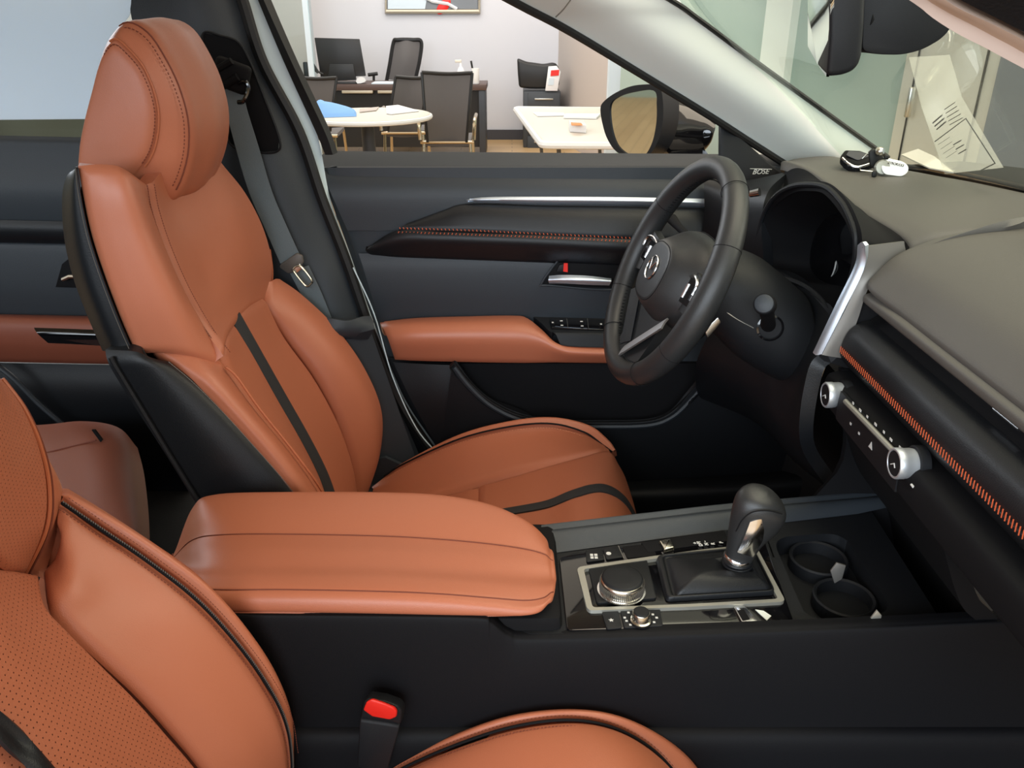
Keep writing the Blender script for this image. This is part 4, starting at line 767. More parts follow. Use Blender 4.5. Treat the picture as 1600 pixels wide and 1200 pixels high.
# icons and letters on the console
ex, ey = Vector((1, 0, 0)), Vector((0, 1, 0))
def star(c, r):
    return MB().prism([c+Vector((math.cos(math.pi/2+k*math.pi/5)*(r if k % 2 == 0 else r*.45), math.sin(math.pi/2+k*math.pi/5)*(r if k % 2 == 0 else r*.45), 0)) for k in range(10)], (0, 0, .0003))
star(PZ(955, 969, ZP-.0024), .0034).build('favourites_star', 'icon', plate)
for u, v in ((928, 869),):
    for dx in (-.0028, .0028):
        for dy in (-.003, .003): MB().box(PZ(u, v, ZP-.0024)+Vector((dx, dy, 0)), (.0042, .0044, .0005), .0001).build('camera_icon', 'icon', plate)
MB().lathe([(.0034, 0), (.0034, .0005)], PZ(951, 865, ZP-.0024), (0, 0, 1), 20).build('auto_hold_icon', 'icon', plate)
for ch, u, v, s in (('+', 1086, 848.5, .007), ('M', 1092, 848, .007), ('-', 1101, 846, .007), ('D', 1095, 851.5, .007), ('N', 1104, 850, .007), ('R', 1114, 849.5, .007), ('P', 1127, 847.5, .007)):
    glyphs('gear_letter', ch, PZ(u, v, ZP-.0016), (0, 1, 0), (-1, 0, 0), s, 'icon', plate, depth=.0002, bold=.0003)
for u, v, w in ((951, 937, .007), (1000, 935, .007)):
    MB().tube([PZ(u-4, v, DD-.0085), PZ(u+1, v-2, DD-.0085), PZ(u+4, v+1, DD-.0085)], .0005, 5).build('menu_icon', 'icon', blk)
for u, v in ((982, 957), (976, 965), (979, 970), (985, 976), (1020, 960), (1026, 965), (1022, 972)):
    MB().box(PZ(u, v, ZP-.0024), (.003, .0028, .0005), .0001).build('volume_icon', 'icon', plate)
# key slot trim
MB().prism(rounded([PZ(*q, ZP) for q in [(1146, 950), (1162, 948), (1186, 975), (1160, 977)]], .002, 3), (0, 0, .003), .0008).build('slot_trim', 'chrome', cs)
MB().prism(rounded([PZ(*q, ZP-.003) for q in [(1152, 954), (1162, 953), (1172, 968), (1160, 970)]], .001, 3), (0, 0, .0006)).build('slot', 'dark', cs)
MB().prism([PZ(*q, ZP) for q in [(1180, 953), (1193, 955), (1205, 963), (1198, 970)]], (0, 0, .0008)).build('reflective_tab', 'headliner', cs)

# armrest lid
AA = [(274, 862, .925), (300, 795, .95), (335, 774, .957), (450, 770, .958), (600, 770.5, .957), (690, 775, .951), (765, 789, .935), (822, 814, .905), (852, 840, .884), (858, 856, .872)]
AB = [(272, 870, .90), (300, 843, .885), (345, 834, .872), (450, 833, .87), (600, 836, .868), (690, 841, .863), (765, 848, .857), (820, 856, .851), (850, 864, .846), (860, 872, .842)]
AC = [(271, 880, .86), (300, 884, .82), (345, 885, .80), (450, 884, .80), (600, 886, .80), (690, 890, .80), (765, 895, .80), (822, 899, .802), (854, 902, .804), (863, 903, .806)]
AD = [(280, 905, .79), (305, 918, .76), (345, 923, .752), (450, 923, .752), (600, 926, .752), (690, 930, .752), (765, 936, .752), (820, 940, .754), (848, 936, .760), (860, 928, .770)]
AE = [(290, 940, .76), (310, 950, .745), (345, 955, .742), (450, 956, .742), (600, 959, .742), (690, 961, .742), (765, 962, .742), (815, 962, .742), (842, 957, .746), (856, 944, .757)]
ADE = [((a[0]+b[0])/2, (a[1]+b[1])/2+1, (a[2]+b[2])/2-.005) for a, b in zip(AD, AE)]
A00 = [P(*q)+Vector((0, .004, -.035)) for q in AA]; A0 = [P(*q)+Vector((0, .006, -.010)) for q in AA]
def clo_(q):
    r = [p if isinstance(p, Vector) else P(*p) for p in q]; l = r[-1]; return r+[l.lerp(P(857, 912, .80), .22)+Vector((-.006, 0, -.010))]
A00 = clo_(A00); A0 = clo_(A0)
rA, rB, rC, rD, rE, rDE = [clo_(q) for q in (AA, AB, AC, AD, AE, ADE)]
AAB = [a.lerp(b, .5)+Vector((0, 0, .0022)) for a, b in zip(rA, rB)]
rBC = [p.lerp(q, .5)+Vector((0, 0, .0008)) for p, q in zip(rB, rC)]; rCD = [p.lerp(q, .5)+Vector((0, -.001, .0022)) for p, q in zip(rC, rD)]
cols = []
lidrows = [A00, A0, rA, AAB, rB, rBC, rC, rCD, rD, rDE, rE]
for j in range(len(AA)):
    r = [q[j] for q in lidrows]; r += [r[-1]+Vector((0, .022, -.003)), r[0]+Vector((0, -.012, -.002))]; cols.append(r)
def shr(r, k, dx):
    c = sum(r[:11], Vector())/11; c.z -= .012; return [c+(p-c)*k+Vector((dx, 0, 0)) for p in r]
last = cols[-1]; cols = [shr(cols[0], .92, -.004)]+cols+[shr(last, .93, .0035), shr(last, .80, .0055), shr(last, .5, .0065), shr(last, .1, .007)]
dense = [crc(np.array([tuple(p) for p in r]), len(r)*8) for r in cols]
for r in dense:
    c = r.mean(0)
    for kk in (4*8, 8*8):
        for dd, am in ((0, .0022), (-1, .0007), (1, .0007)):
            v = c-r[kk+dd]; r[kk+dd] += v/np.linalg.norm(v)*am
lo_ = MB().loft([[Vector(p) for p in r] for r in dense], nres=110).build('armrest_lid', 'tan', cs, label='tan leather armrest lid', smooth=75)
MB().tube([Vector(r[32])+Vector((0, 0, .0004)) for r in dense[1:-3]], .0008, 6, smooth=100).build('lid_seam', 'tan_dark', lo_)
MB().tube([Vector(r[64])+Vector((0, -.0003, .0003)) for r in dense[1:-3]], .0008, 6, smooth=100).build('side_seam', 'tan_dark', lo_)

# gear selector
gs = thing('gear_selector', 'black leather gear selector with chrome inlay rising from a leather boot', 'gear lever', (0.29, .85, CAMZ-.66))
def pairs_loft(mb, prs, ry, n=28, p=2.3, nres=40):
    secs = []
    for (a, b, y), r in zip(prs, ry):
        A_, B_ = P(*a, y), P(*b, y); c = (A_+B_)/2; h = (B_-A_)/2
        ring_ = []
        for k in range(n):
            w = 2*math.pi*k/n; cx, sx = math.cos(w), math.sin(w)
            ring_.append(c+h*(math.copysign(abs(cx)**(2/p), cx))+Vector((0, 1, 0.25))*(r*math.copysign(abs(sx)**(2/p), sx)))
        secs.append(ring_)
    return mb.loft(secs, nres=nres)
prs = [((1134, 866), (1172, 880), .85), ((1137, 845), (1180, 862), .85), ((1140, 822), (1195, 842), .85), ((1144, 800), (1215, 824), .85), ((1149, 783), (1226, 806), .85), ((1158, 772), (1226, 792), .85), ((1170, 767), (1214, 777), .85), ((1184, 765.5), (1199, 768), .85)]
kb = pairs_loft(MB(), prs, [.013, .015, .018, .021, .023, .022, .017, .006]).build('shift_knob', 'wheel_leather', gs, smooth=80)
MB().surf([[P(1172, 815, .829), P(1186, 811, .828), P(1201, 811, .83)], [P(1163, 838, .829), P(1178, 836, .828), P(1194, 838, .832)], [P(1152, 862, .832), P(1163, 866, .831), P(1176, 870, .835)]], nu=12, nv=24, thick=.004, bulge=.002, off=.001).build('chrome_inlay', 'chrome', kb, label='chrome inlay')
MB().surf([[P(1176, 822, .8265), P(1191, 819, .8265)], [P(1163, 854, .829), P(1177, 857, .831)]], nu=8, nv=16, thick=.002, bulge=.0015).build('inlay_window', 'piano', kb)
MB().tube(pts([(1150, 830, .829), (1160, 812, .826), (1176, 800, .825), (1200, 798, .826), (1222, 803, .83)]), .0009, 6, smooth=30).build('knob_seam', 'dark', kb)
MB().lathe([(.0165, -.002), (.0175, 0), (.0175, .004), (.0165, .006)], P(1151, 874, .85), P(1190, 768, .85)-P(1151, 874, .85), 32).build('collar_ring', 'chrome', gs)
bp_ = [(1024, 872), (1176, 858), (1212, 930), (1040, 941)]
base = rounded([PZ(*q, DD-.004) for q in bp_], .008, 4)
def toward_pt(r, c, k, dz, dzc=0):
    return [p.lerp(c, k)+Vector((0, 0, dz)) for p in r]
bc = P(1152, 879, .85)
def wr(r, amp, ph=0): return [p+Vector((0, 0, amp*math.sin(7*math.atan2(p.y-bc.y, p.x-bc.x)+ph))) for p in r]
nb = len(base)
top = []
for p in base:
    w = math.atan2(p.y-bc.y, p.x-bc.x); top.append(bc+Vector((math.cos(w)*.018, math.sin(w)*.018, 0)))
flat0 = [Vector((p.x, p.y, base[0].z)) for p in base]
mids = []
for k, h, am in ((0.03, .006, 0), (.09, .0065, 0), (.14, .003, 0), (.24, .009, .002), (.45, .0155, .0045), (.65, .018, .004), (.85, .0195, .001)):
    rr = []
    for p, t in zip(flat0, top):
        q = Vector((p.x+(t.x-p.x)*k, p.y+(t.y-p.y)*k, p.z+h)); w = math.atan2(q.y-bc.y, q.x-bc.x); q.z += am*math.sin(4*w+.3)+am*.4*math.sin(9*w); rr.append(q)
    mids.append(rr)
rise = bc.z-base[0].z
MB().loft([flat0]+mids+[[t+Vector((0, 0, -.004)) for t in top], [bc.lerp(t, .9)+Vector((0, 0, .003)) for t in top]], nres=50).build('leather_boot', 'black_leather', gs, smooth=80)
for dz, r in ((-.006, .0185), (-.001, .0175), (.004, .017)):
    MB().tube([bc+Vector((math.cos(k*math.pi/16)*r, math.sin(k*math.pi/16)*r, dz)) for k in range(32)], .0022, 8, closed=True).build('boot_pleat', 'black_leather', gs)

# ================================================================ STEERING WHEEL
sw = thing('steering_wheel', 'black leather steering wheel with a chrome lower spoke', 'steering wheel', (.25, DY, .95))
n_ = Vector((-math.cos(.4243), -.094, math.sin(.4243))).normalized()
a_ = n_.cross(Vector((0, 0, 1))).normalized()
if a_.y < 0: a_ = -a_
b_ = a_.cross(n_)
if b_.z < 0: b_ = -b_
WC = Q(.2487, DY, .3687)
def WP(a, b, n=0.0): return WC+a_*a+b_*b+n_*n
R0 = .1735
seg = 128
rp = [WP(math.cos(2*math.pi*k/seg)*R0, math.sin(2*math.pi*k/seg)*R0) for k in range(seg)]
rr_ = [.0190+.0014*math.cos(4*math.pi*k/seg) for k in range(seg)]
MB().tube(rp, rr_, 20, closed=True, up=n_).build('rim', 'wheel_leather', sw, smooth=80)
for ang in (-28, 28, 118, 152, 208, 236, 304, 332):
    w = math.radians(ang); c = Vector(WP(math.cos(w)*R0, math.sin(w)*R0)); er = a_*math.cos(w)+b_*math.sin(w)
    MB().tube([c+er*(math.cos(q*math.pi/12)*.0196)+n_*(math.sin(q*math.pi/12)*.0196) for q in range(24)], .0006, 5, closed=True).build('rim_seam', 'dark', sw)
st_ = MB()
for k in range(0, 150):
    w = 2*math.pi*k/150; er = a_*math.cos(w)+b_*math.sin(w); c = WP(0, 0)+er*(R0-.0194)
    st_.tube([c+n_*.0015, c-n_*.003+(-a_*math.sin(w)+b_*math.cos(w))*.0015], .0006, 4)
st_.build('rim_stitching', 'dark', sw)
def sup(ca, cb, ha, hb, n, p=2.6, N=48, k=0.0):
    out = []
    for i in range(N):
        w = 2*math.pi*i/N; c, s_ = math.cos(w), math.sin(w)
        b = hb*math.copysign(abs(s_)**(2/p), s_); a = ha*math.copysign(abs(c)**(2/p), c)*(1+k*b/hb)
        out.append(WP(ca+a, cb+b, n))
    return out
MB().loft([sup(0, -.003, .082, .070, -.050), sup(0, -.003, .092, .078, -.035), sup(0, -.005, .089, .075, -.015), sup(0, -.008, .074, .062, .006), sup(0, -.008, .058, .051, .022), sup(0, -.008, .050, .045, .026), sup(0, -.008, .044, .040, .0268), sup(0, -.008, .02, .02, .0275)], nres=50).build('airbag_cover', 'wheel_leather', sw, smooth=80)
MB().tube(sup(0, -.008, .052, .0465, .0252, N=60), .0009, 6, closed=True).build('airbag_seam', 'dark', sw)
MB().tube(sup(0, -.003, .0925, .0785, -.034, N=80), .0014, 6, closed=True).build('cover_gap', 'dark', sw)
MB().loft([sup(0, -.015, .060, .070, -.085), sup(0, -.010, .078, .074, -.060), sup(0, -.006, .090, .075, -.047), sup(0, -.006, .088, .073, -.036)], nres=16).build('hub_back', 'plastic', sw, smooth=80)
# emblem: oval ring with the winged mark
em = MB().tube(sup(0, -.004, .0205, .0190, .029, p=2.0, N=48), .0014, 8, closed=True)
em.tube([WP(-.0200, .002, .029), WP(-.012, .0075, .0295), WP(-.004, -.001, .030), WP(0, -.008, .030), WP(.004, -.001, .030), WP(.012, .0075, .0295), WP(.0200, .002, .029)], .0013, 8, smooth=40)
em.build('emblem', 'chrome', sw, label='chrome oval emblem')
# side spokes, controls
for s_ in (-1, 1):
    MB().loft([[WP(s_*x, b, n) for x, b, n in ((.070, .030, -.010), (.070, -.035, -.010), (.070, -.035, -.035), (.070, .030, -.035))],
               [WP(s_*x, b, n) for x, b, n in ((.120, .026, -.006), (.120, -.034, -.006), (.120, -.034, -.026), (.120, .026, -.026))],
               [WP(s_*x, b, n) for x, b, n in ((.168, .040, .004), (.168, -.044, .004), (.168, -.044, -.010), (.168, .040, -.010))]], nres=14).build('spoke', 'wheel_leather', sw, smooth=50)
    cp = MB().loft([[WP(s_*x, b, n) for x, b, n in ((.082, .018, -.003), (.082, -.022, -.003), (.082, -.022, -.012), (.082, .018, -.012))], [WP(s_*x, b, n) for x, b, n in ((.135, .020, .004), (.135, -.016, .004), (.135, -.016, -.008), (.135, .020, -.008))]], nres=6).build('switch_cluster', 'piano', sw)
    MB().tube([WP(s_*.090, .020, .002), WP(s_*.115, .026, .006), WP(s_*.138, .020, .008), WP(s_*.140, .004, .008)], .0025, 8, smooth=20, up=n_).build('switch_surround', 'chrome', cp)
    MB().tube([WP(s_*.108, .012, .006), WP(s_*.108, -.010, .006)], .003, 8).build('rocker_switch', 'chrome', cp)
# lower spoke: a V of bright blades on a dark web
MB().loft([[WP(x, b, n) for x, b, n in ((-.062, -.058, -.006), (.062, -.058, -.006), (.062, -.058, -.034), (-.062, -.058, -.034))],
           [WP(x, b, n) for x, b, n in ((-.060, -.110, -.004), (.060, -.110, -.004), (.056, -.110, -.022), (-.056, -.110, -.022))],
           [WP(x, b, n) for x, b, n in ((-.058, -.162, .002), (.058, -.162, .002), (.054, -.162, -.010), (-.054, -.162, -.010))]], nres=14).build('lower_spoke', 'wheel_leather', sw, smooth=50)
for s_ in (-1, 1):
    A_, B_ = (-.088, -.060), (.006, -.150)
    dx, dy = (B_[0]-A_[0]), (B_[1]-A_[1]); L_ = math.hypot(dx, dy); px, py = dy/L_, -dx/L_
    rw = []
    for t in (0, .5, 1):
        ca, cb2 = A_[0]+dx*t, A_[1]+dy*t
        rw.append([WP(-s_*(ca+px*k), cb2+py*k, .003+.003*t+h) for k, h in ((-.0105, -.0040), (0, .0010), (.0105, .0042))])
    if s_ == 1: rw = [[WP(ca_, cb_, h_) for ca_, cb_, h_ in q] for q in [[((A_[0]+dx*t)+px*k, (A_[1]+dy*t)+py*k, .003+.003*t+h) for k, h in ((-.0105, -.0040), (0, .0010), (.0105, .0042))] for t in (0, .5, 1)]]
    else: rw = [[WP(-ca_, cb_, h_) for ca_, cb_, h_ in q] for q in [[((A_[0]+dx*t)+px*k, (A_[1]+dy*t)+py*k, .003+.003*t+h) for k, h in ((-.0105, -.0040), (0, .0010), (.0105, .0042))] for t in (0, .5, .84)]]
    MB().surf(rw, nu=12, nv=20, thick=.003, toward=WP(0, -.1, 1)).build('spoke_blade', 'blade' if s_ == 1 else 'plastic', sw, label='polished chrome spoke blade' if s_ == 1 else None)

# ================================================================ STEERING COLUMN AND STALKS
sc_ = thing('steering_column', 'dark steering column shroud with stalks behind the steering wheel', 'steering column', (.38, DY, .95))
def csec(x, c, hy, hz, p=2.5, N=44, dy=0):
    out = []
    for k in range(N):
        w = 2*math.pi*k/N; cy, sz = math.cos(w), math.sin(w)
        out.append(Vector((x, DY+dy+hy*math.copysign(abs(cy)**(2/p), cy), CAMZ-c+hz*math.copysign(abs(sz)**(2/p), sz))))
    return out
MB().loft([csec(.300, .395, .030, .030), csec(.302, .395, .062, .055), csec(.325, .400, .076, .066), csec(.36, .418, .085, .082), csec(.395, .436, .090, .087), csec(.43, .458, .092, .084), csec(.465, .478, .090, .076)], nres=50).build('column_shroud', 'plastic', sc_, smooth=80)
MB().tube([Q(.312, DY-.068, .400), Q(.34, DY-.081, .418), Q(.368, DY-.0865, .432)], .0008, 5, smooth=12).build('shroud_seam', 'silver', sc_)
hc = P(1203, 512, 1.152)
MB().lathe([(.0185, -.004), (.0205, .0), (.0205, .003), (.0175, .004), (.0170, .002), (.0165, -.004)], hc, (-.1, -1, .12), 36).build('stalk_socket', 'piano', sc_)
stalk = MB().tube([hc+Vector((0, .01, 0)), P(1200, 498, 1.12), P(1197, 480, 1.085)], [.012, .010, .011], 16).build('wiper_stalk', 'dark', sc_)
kc = P(1197, 477, 1.085)
kd = (P(1192, 473, 1.055)-kc)
MB().lathe([(.0125, -.008), (.0150, .0), (.0155, .012), (.0150, .022), (.0140, .0232)], kc, kd, 32).build('stalk_knob', 'dark', stalk)
MB().lathe([(.0128, .0225), (.0128, .0240), (.0120, .0246)], kc, kd, 32).build('stalk_end_cap', 'plastic2', stalk, label='grey round end cap')
MB().tube([Q(.335, DY+.07, .37), Q(.30, DY+.20, .345), Q(.295, DY+.24, .34)], [.006, .007, .010], 12).build('indicator_stalk', 'dark', sc_)
MB().prism(pts([(1102, 520, 1.17), (1112, 505, 1.17), (1143, 476, 1.17), (1146, 480, 1.17), (1118, 515, 1.17), (1106, 528, 1.17)]), (0, .006, 0), .001).build('shift_paddle', 'silver', sc_)

# ================================================================ DASHBOARD
da = thing('dashboard', 'dark soft-touch dashboard with instrument hood and orange stitched fascia', 'dashboard', (.6, .9, 1.0))
FR = [Q(.52, 1.60, .262), P(1225, 250, 1.52), P(1262, 263, 1.42), P(1300, 290, 1.28), P(1345, 328, 1.18), P(1398, 361, 1.10), P(1419, 382, 1.062), P(1415, 408, 1.05), P(1380, 428, 1.043), P(1352, 446, 1.033)]
for y in (.95, .85, .75, .65, .5, .35, .2, .05): FR.append(Q(.478, y, .335))
def wsx(y):
    return float(np.interp(y, [.24, .4, .6, .85, 1.0, 1.25, 1.48, 1.62], [.76, .86, .90, .91, .90, .86, .78, .66]))
rows_ = [[], [], [], [], []]
for p in FR:
    w = Vector((wsx(min(max(p.y, .24), 1.62)), p.y, CAMZ-.262)) if p.y < 1.58 else Vector((.68, 1.62, CAMZ-.262))
    low = CAMZ-p.z; rows_[0].append(w)
    for k, (t, s2) in enumerate(((.35, .02), (.7, .10), (.9, .45))):
        m = w.lerp(p, t); m.z = CAMZ-(.248+(low-.248)*s2); rows_[k+1].append(m)
    rows_[4].append(p)
MB().surf(rows_, nu=110, nv=50, thick=.015, puff=(0, 0, 0, 1), pd=.003, pw=.008, toward=Vector((.5, .8, 4))).build('dash_top', 'dash', da, smooth=70)
def sweep(name, prof, m, y0=1.036, y1=.05, n=30, **k):
    return MB().surf([[Q(x, y0+(y1-y0)*t, d) for t in (0, .5, 1)] for x, d in prof], nu=n, nv=40, thick=.008, toward=Vector((-2, .8, 1.2))).build(name, m, da, **k)
sweep('upper_fascia_lip', [(.482, .337), (.474, .341), (.4735, .349), (.478, .354)], 'dash')
sweep('fascia_groove', [(.478, .350), (.496, .356), (.500, .366), (.492, .374), (.484, .379)], 'dark')
sweep('stitched_pad', [(.492, .376), (.476, .380), (.463, .390), (.457, .404), (.4555, .416), (.459, .421)], 'black_leather')
sweep('lower_pad', [(.459, .419), (.4555, .423), (.458, .432), (.468, .444), (.480, .452)], 'black_leather')
MB().stitch([Q(.4548, 1.036-.886*t/8, .4185) for t in range(9)], 158, .0085, .00062, slant=1.30, lift=.0012, toward=Vector((-1, .6, 1.2))).build('fascia_stitching', 'redstitch', da)
# vent slider
MB().tube([Q(.4905, .735, .362), Q(.4905, .690, .362)], .0028, 8).build('vent_slider', 'chrome', da)
# blade and vent surround at the driver end of the fascia
MB().surf([[P(1340, 383, 1.052), P(1347, 378, 1.045), P(1352, 384, 1.040)], [P(1335, 415, 1.052), P(1341, 415, 1.045), P(1350, 420, 1.040)], [P(1306, 475, 1.052), P(1313, 475, 1.045), P(1321, 480, 1.040)], [P(1270, 551, 1.052), P(1275, 555, 1.045), P(1284, 553, 1.040)]], nu=8, nv=30, thick=.006).build('trim_blade', 'bladeblue', da, label='bright satin blade')
MB().surf([[P(1348, 386, 1.043), P(1375, 382, 1.05), P(1413, 377, 1.058)], [P(1350, 412, 1.043), P(1378, 410, 1.047), P(1411, 405, 1.053)], [P(1338, 445, 1.043), P(1350, 446, 1.040), P(1362, 442, 1.040)], [P(1315, 495, 1.043), P(1325, 500, 1.040), P(1340, 500, 1.038)], [P(1280, 553, 1.043), P(1292, 556, 1.04), P(1318, 560, 1.038)]], nu=14, nv=30, thick=.006).build('vent_surround', 'vent', da, label='matte silver vent surround')
MB().surf([[P(1340, 470, 1.05), P(1420, 470, 1.03)], [P(1275, 560, 1.05), P(1400, 600, 1.03)]], nu=6, nv=6, thick=.02).build('fascia_end', 'dark', da)
# instrument hood
RG = [(1337, 372, 1.08), (1330, 345, 1.10), (1315, 316, 1.14), (1291, 293, 1.20), (1262, 288, 1.26), (1235, 292, 1.31), (1212, 306, 1.36), (1195, 331, 1.395), (1185, 365, 1.41), (1184, 396, 1.41), (1191, 416, 1.39), (1209, 431, 1.35), (1236, 438, 1.30), (1262, 450, 1.25), (1284, 470, 1.20), (1300, 495, 1.14), (1322, 455, 1.10), (1335, 412, 1.08)]
rg = [Vector(x) for x in crc(np.array([tuple(P(*q)) for q in RG]), 90)]
cg_ = sum(rg, Vector())/90
def rgs(k, dx, dz=0): return [Vector((p.x+dx, cg_.y+(p.y-cg_.y)*k, cg_.z+dz+(p.z-cg_.z)*k)) for p in rg]
ih = MB().loft([rgs(1.06, .004), rgs(1.0, 0), rgs(.95, .015, -.006), rgs(.86, .06, -.018), rgs(.80, .10, -.024)], cap=False).build('instrument_hood', 'dark', da, smooth=60)
MB().tube(rg, .0042, 8, closed=True, up=(1, 0, 0)).build('hood_rim', 'plastic', da)
fc = MB().loft([rgs(.835, .085, -.021), rgs(.83, .087, -.021)]).build('instrument_face', 'piano', da)
gx0 = cg_.x+.084
for (cu, cv, r, a0, a1) in ((1293, 402, .040, -70, 60), (1262, 398, .034, 130, 235), (1296, 404, .034, -60, 40)):
    c = PX(cu, cv, gx0); 
    MB().tube([c+Vector((-.001, math.cos(math.radians(t))*-r, math.sin(math.radians(t))*r)) for t in np.linspace(a0, a1, 24)], .0007, 5).build('gauge_arc', 'icon', fc)
c = PX(1293, 402, gx0)
MB().tube([c+Vector((-.002, .026, -.016)), c+Vector((-.002, -.002, .006))], .0006, 5).build('gauge_needle', 'icon', fc)
for k in range(3): MB().box(c+Vector((-.002, -.012-.007*k, .004)), (.001, .003, .005)).build('gauge_mark', 'icon', fc)
# hood brow between top pad and rim
bw = [(FR[1], P(1193, 335, 1.40)), (P(1243, 256, 1.47), P(1206, 312, 1.37)), (FR[2], P(1235, 292, 1.31)), (P(1281, 276, 1.35), P(1262, 288, 1.26)), (FR[3], P(1292, 294, 1.20)), (FR[4], P(1324, 332, 1.12)), (FR[5], P(1338, 372, 1.08)), (FR[6], P(1340, 400, 1.08)), (FR[8], P(1333, 425, 1.085))]
MB().surf([[a+Vector((0.002, 0, -.002)) for a, b in bw], [a.lerp(b, .5)+Vector((.016, 0, -.006)) for a, b in bw], [b+Vector((.002, 0, 0)) for a, b in bw]], nu=60, nv=16, thick=.01, toward=Vector((-1, .8, 1.2))).build('hood_brow', 'dark', da, smooth=70)
# dash left end, knee panel, lower parts
MB().surf([[P(1100, 276, 1.60), P(1160, 282, 1.56), P(1232, 268, 1.50)], [P(1100, 296, 1.57), P(1150, 302, 1.50), P(1200, 300, 1.42)], [P(1100, 350, 1.56), P(1145, 360, 1.48), P(1190, 350, 1.40)], [P(1090, 440, 1.56), P(1130, 450, 1.48), P(1195, 430, 1.38)]], nu=20, nv=30, thick=.02).build('dash_end', 'black_leather', da)
MB().tube([P(1172, 303, 1.40), P(1187, 300, 1.39)], [.006, .007], 12).build('vent_tab', 'chrome', da)
MB().surf([[P(1180, 410, 1.42), P(1240, 436, 1.30), P(1300, 500, 1.12), P(1290, 545, 1.05)], [P(1150, 450, 1.44), P(1220, 480, 1.32), P(1270, 540, 1.13), P(1262, 580, 1.05)], [P(1090, 560, 1.46), P(1160, 600, 1.32), P(1220, 660, 1.15), P(1250, 690, 1.05)], [P(1090, 620, 1.56), P(1180, 660, 1.42), P(1240, 720, 1.25), P(1290, 760, 1.1)]], nu=30, nv=30, thick=.02).build('knee_panel', 'black_leather', da)
MB().surf([[Q(.60, 1.6, .6), Q(.60, 1.1, .6)], [Q(.62, 1.6, .8), Q(.62, 1.1, .8)], [Q(.60, 1.6, 1.02), Q(.60, 1.1, 1.02)]], nu=6, nv=12, thick=.02, toward=Vector((-2, 1, 1))).build('footwell_bulkhead', 'carpet', da)
MB().tube([P(1090, 592, 1.50), P(1110, 575, 1.49), P(1130, 545, 1.47)], .0012, 5, smooth=12).build('panel_joint', 'silver', da)
# centre stack under the pad
sweep('climate_fascia', [(.480, .450), (.452, .453), (.442, .462), (.440, .490), (.446, .500), (.470, .515)], 'dark', y0=1.036, y1=.05, n=20)
MB().surf([[Q(.470, y, .508) for y in (.75, .5, .05)], [Q(.49, y, .54) for y in (.75, .5, .05)], [Q(.53, y, .58) for y in (.75, .5, .05)], [Q(.66, y, .62) for y in (.75, .5, .05)], [Q(.95, y, .64) for y in (.75, .5, .05)]], nu=12, nv=30, thick=.02, toward=Vector((-2, .4, 0))).build('glovebox_panel', 'dark', da)
MB().surf([[Q(.470, y, .508) for y in (1.05, .9, .742)], [Q(.49, y, .56) for y in (1.05, .9, .742)], [Q(.52, y, .62) for y in (1.04, .9, .742)], [Q(.56, y, .668) for y in (1.02, .9, .742)], [Q(.60, y, .80) for y in (1.02, .9, .742)]], nu=20, nv=30, thick=.02, toward=Vector((-2, .8, 1.2))).build('lower_stack', 'dark', da)
MB().surf([[Q(.46, 1.045, .45), Q(.60, 1.06, .45)], [Q(.49, 1.05, .60), Q(.62, 1.06, .6)], [Q(.42, 1.01, .70), Q(.62, 1.03, .70)], [Q(.40, 1.01, 1.0), Q(.62, 1.03, 1.0)]], nu=8, nv=16, thick=.01, toward=Vector((.3, 3, 1))).build('stack_side', 'dark', da)
cl = MB().surf([[Q(.4385, .975-.185*t, .4545) for t in (0, .5, 1)], [Q(.4375, .975-.185*t, .475) for t in (0, .5, 1)], [Q(.4385, .975-.185*t, .496) for t in (0, .5, 1)]], nu=10, nv=10, thick=.004, toward=Vector((-2, .8, 1.2))).build('climate_panel', 'plastic', da, label='black climate panel with white icons')
kA = P(1308, 617, .995); kB = P(1424, 725, .775)
kB.x = kA.x; kA2 = kA
for i, c in enumerate((P(1310, 617, .995), P(1422, 724, .786))):
    k = MB().lathe([(.0205, -.014), (.0205, -.004), (.0185, -.003)], c, (-1, 0, 0), 36).build('climate_knob', 'plastic', da, label='silver ringed climate knob')
    MB().lathe([(.0168, -.003), (.0175, .0), (.0172, .008), (.0178, .009), (.0178, .017), (.0168, .0185), (.0150, .0185), (.0145, .0175)], c, (-1, 0, 0), 40).build('knob_ring', 'knob', k)
    MB().lathe([(.0148, .017), (.0142, .0182), (.004, .0184)], c, (-1, 0, 0), 32).build('knob_face', 'plastic', k)
    MB().tube([c+Vector((-.0188, .005, -.004)), c+Vector((-.0188, -.002, .001)), c+Vector((-.0188, -.005, -.003))], .0007, 5).build('knob_mark', 'icon', k)
cA, cB = PX(1321, 627, .4345), PX(1402, 711, .4345)
MB().tube([cA, cB], .0034, 8).build('climate_bar', 'warmsilver', cl, label='champagne bar')
for i, (u, v) in enumerate(((1333, 630), (1344, 641), (1355, 651), (1368, 663), (1381, 675), (1392, 687), (1406, 699))):
    c = PX(u, v, .4368); MB().box(c, (.0006, .006 if i % 2 else .004, .003)).build('climate_icon', 'icon', cl)
for u, v in ((1329, 662), (1342, 677), (1388, 722)):
    c = PX(u, v, .4372); MB().box(c, (.0006, .004, .003)).build('lower_climate_icon', 'icon', cl)
c = PX(1361, 696, .4372); MB().prism([c+Vector((0, .005, -.004)), c+Vector((0, -.005, -.004)), c+Vector((0, 0, .005))], (-.0006, 0, 0)).build('hazard_triangle', 'icon', cl)
MB().tube([PX(1424, 757, .44), PX(1427, 761, .44)], .0014, 6).build('power_icon', 'icon', cl)
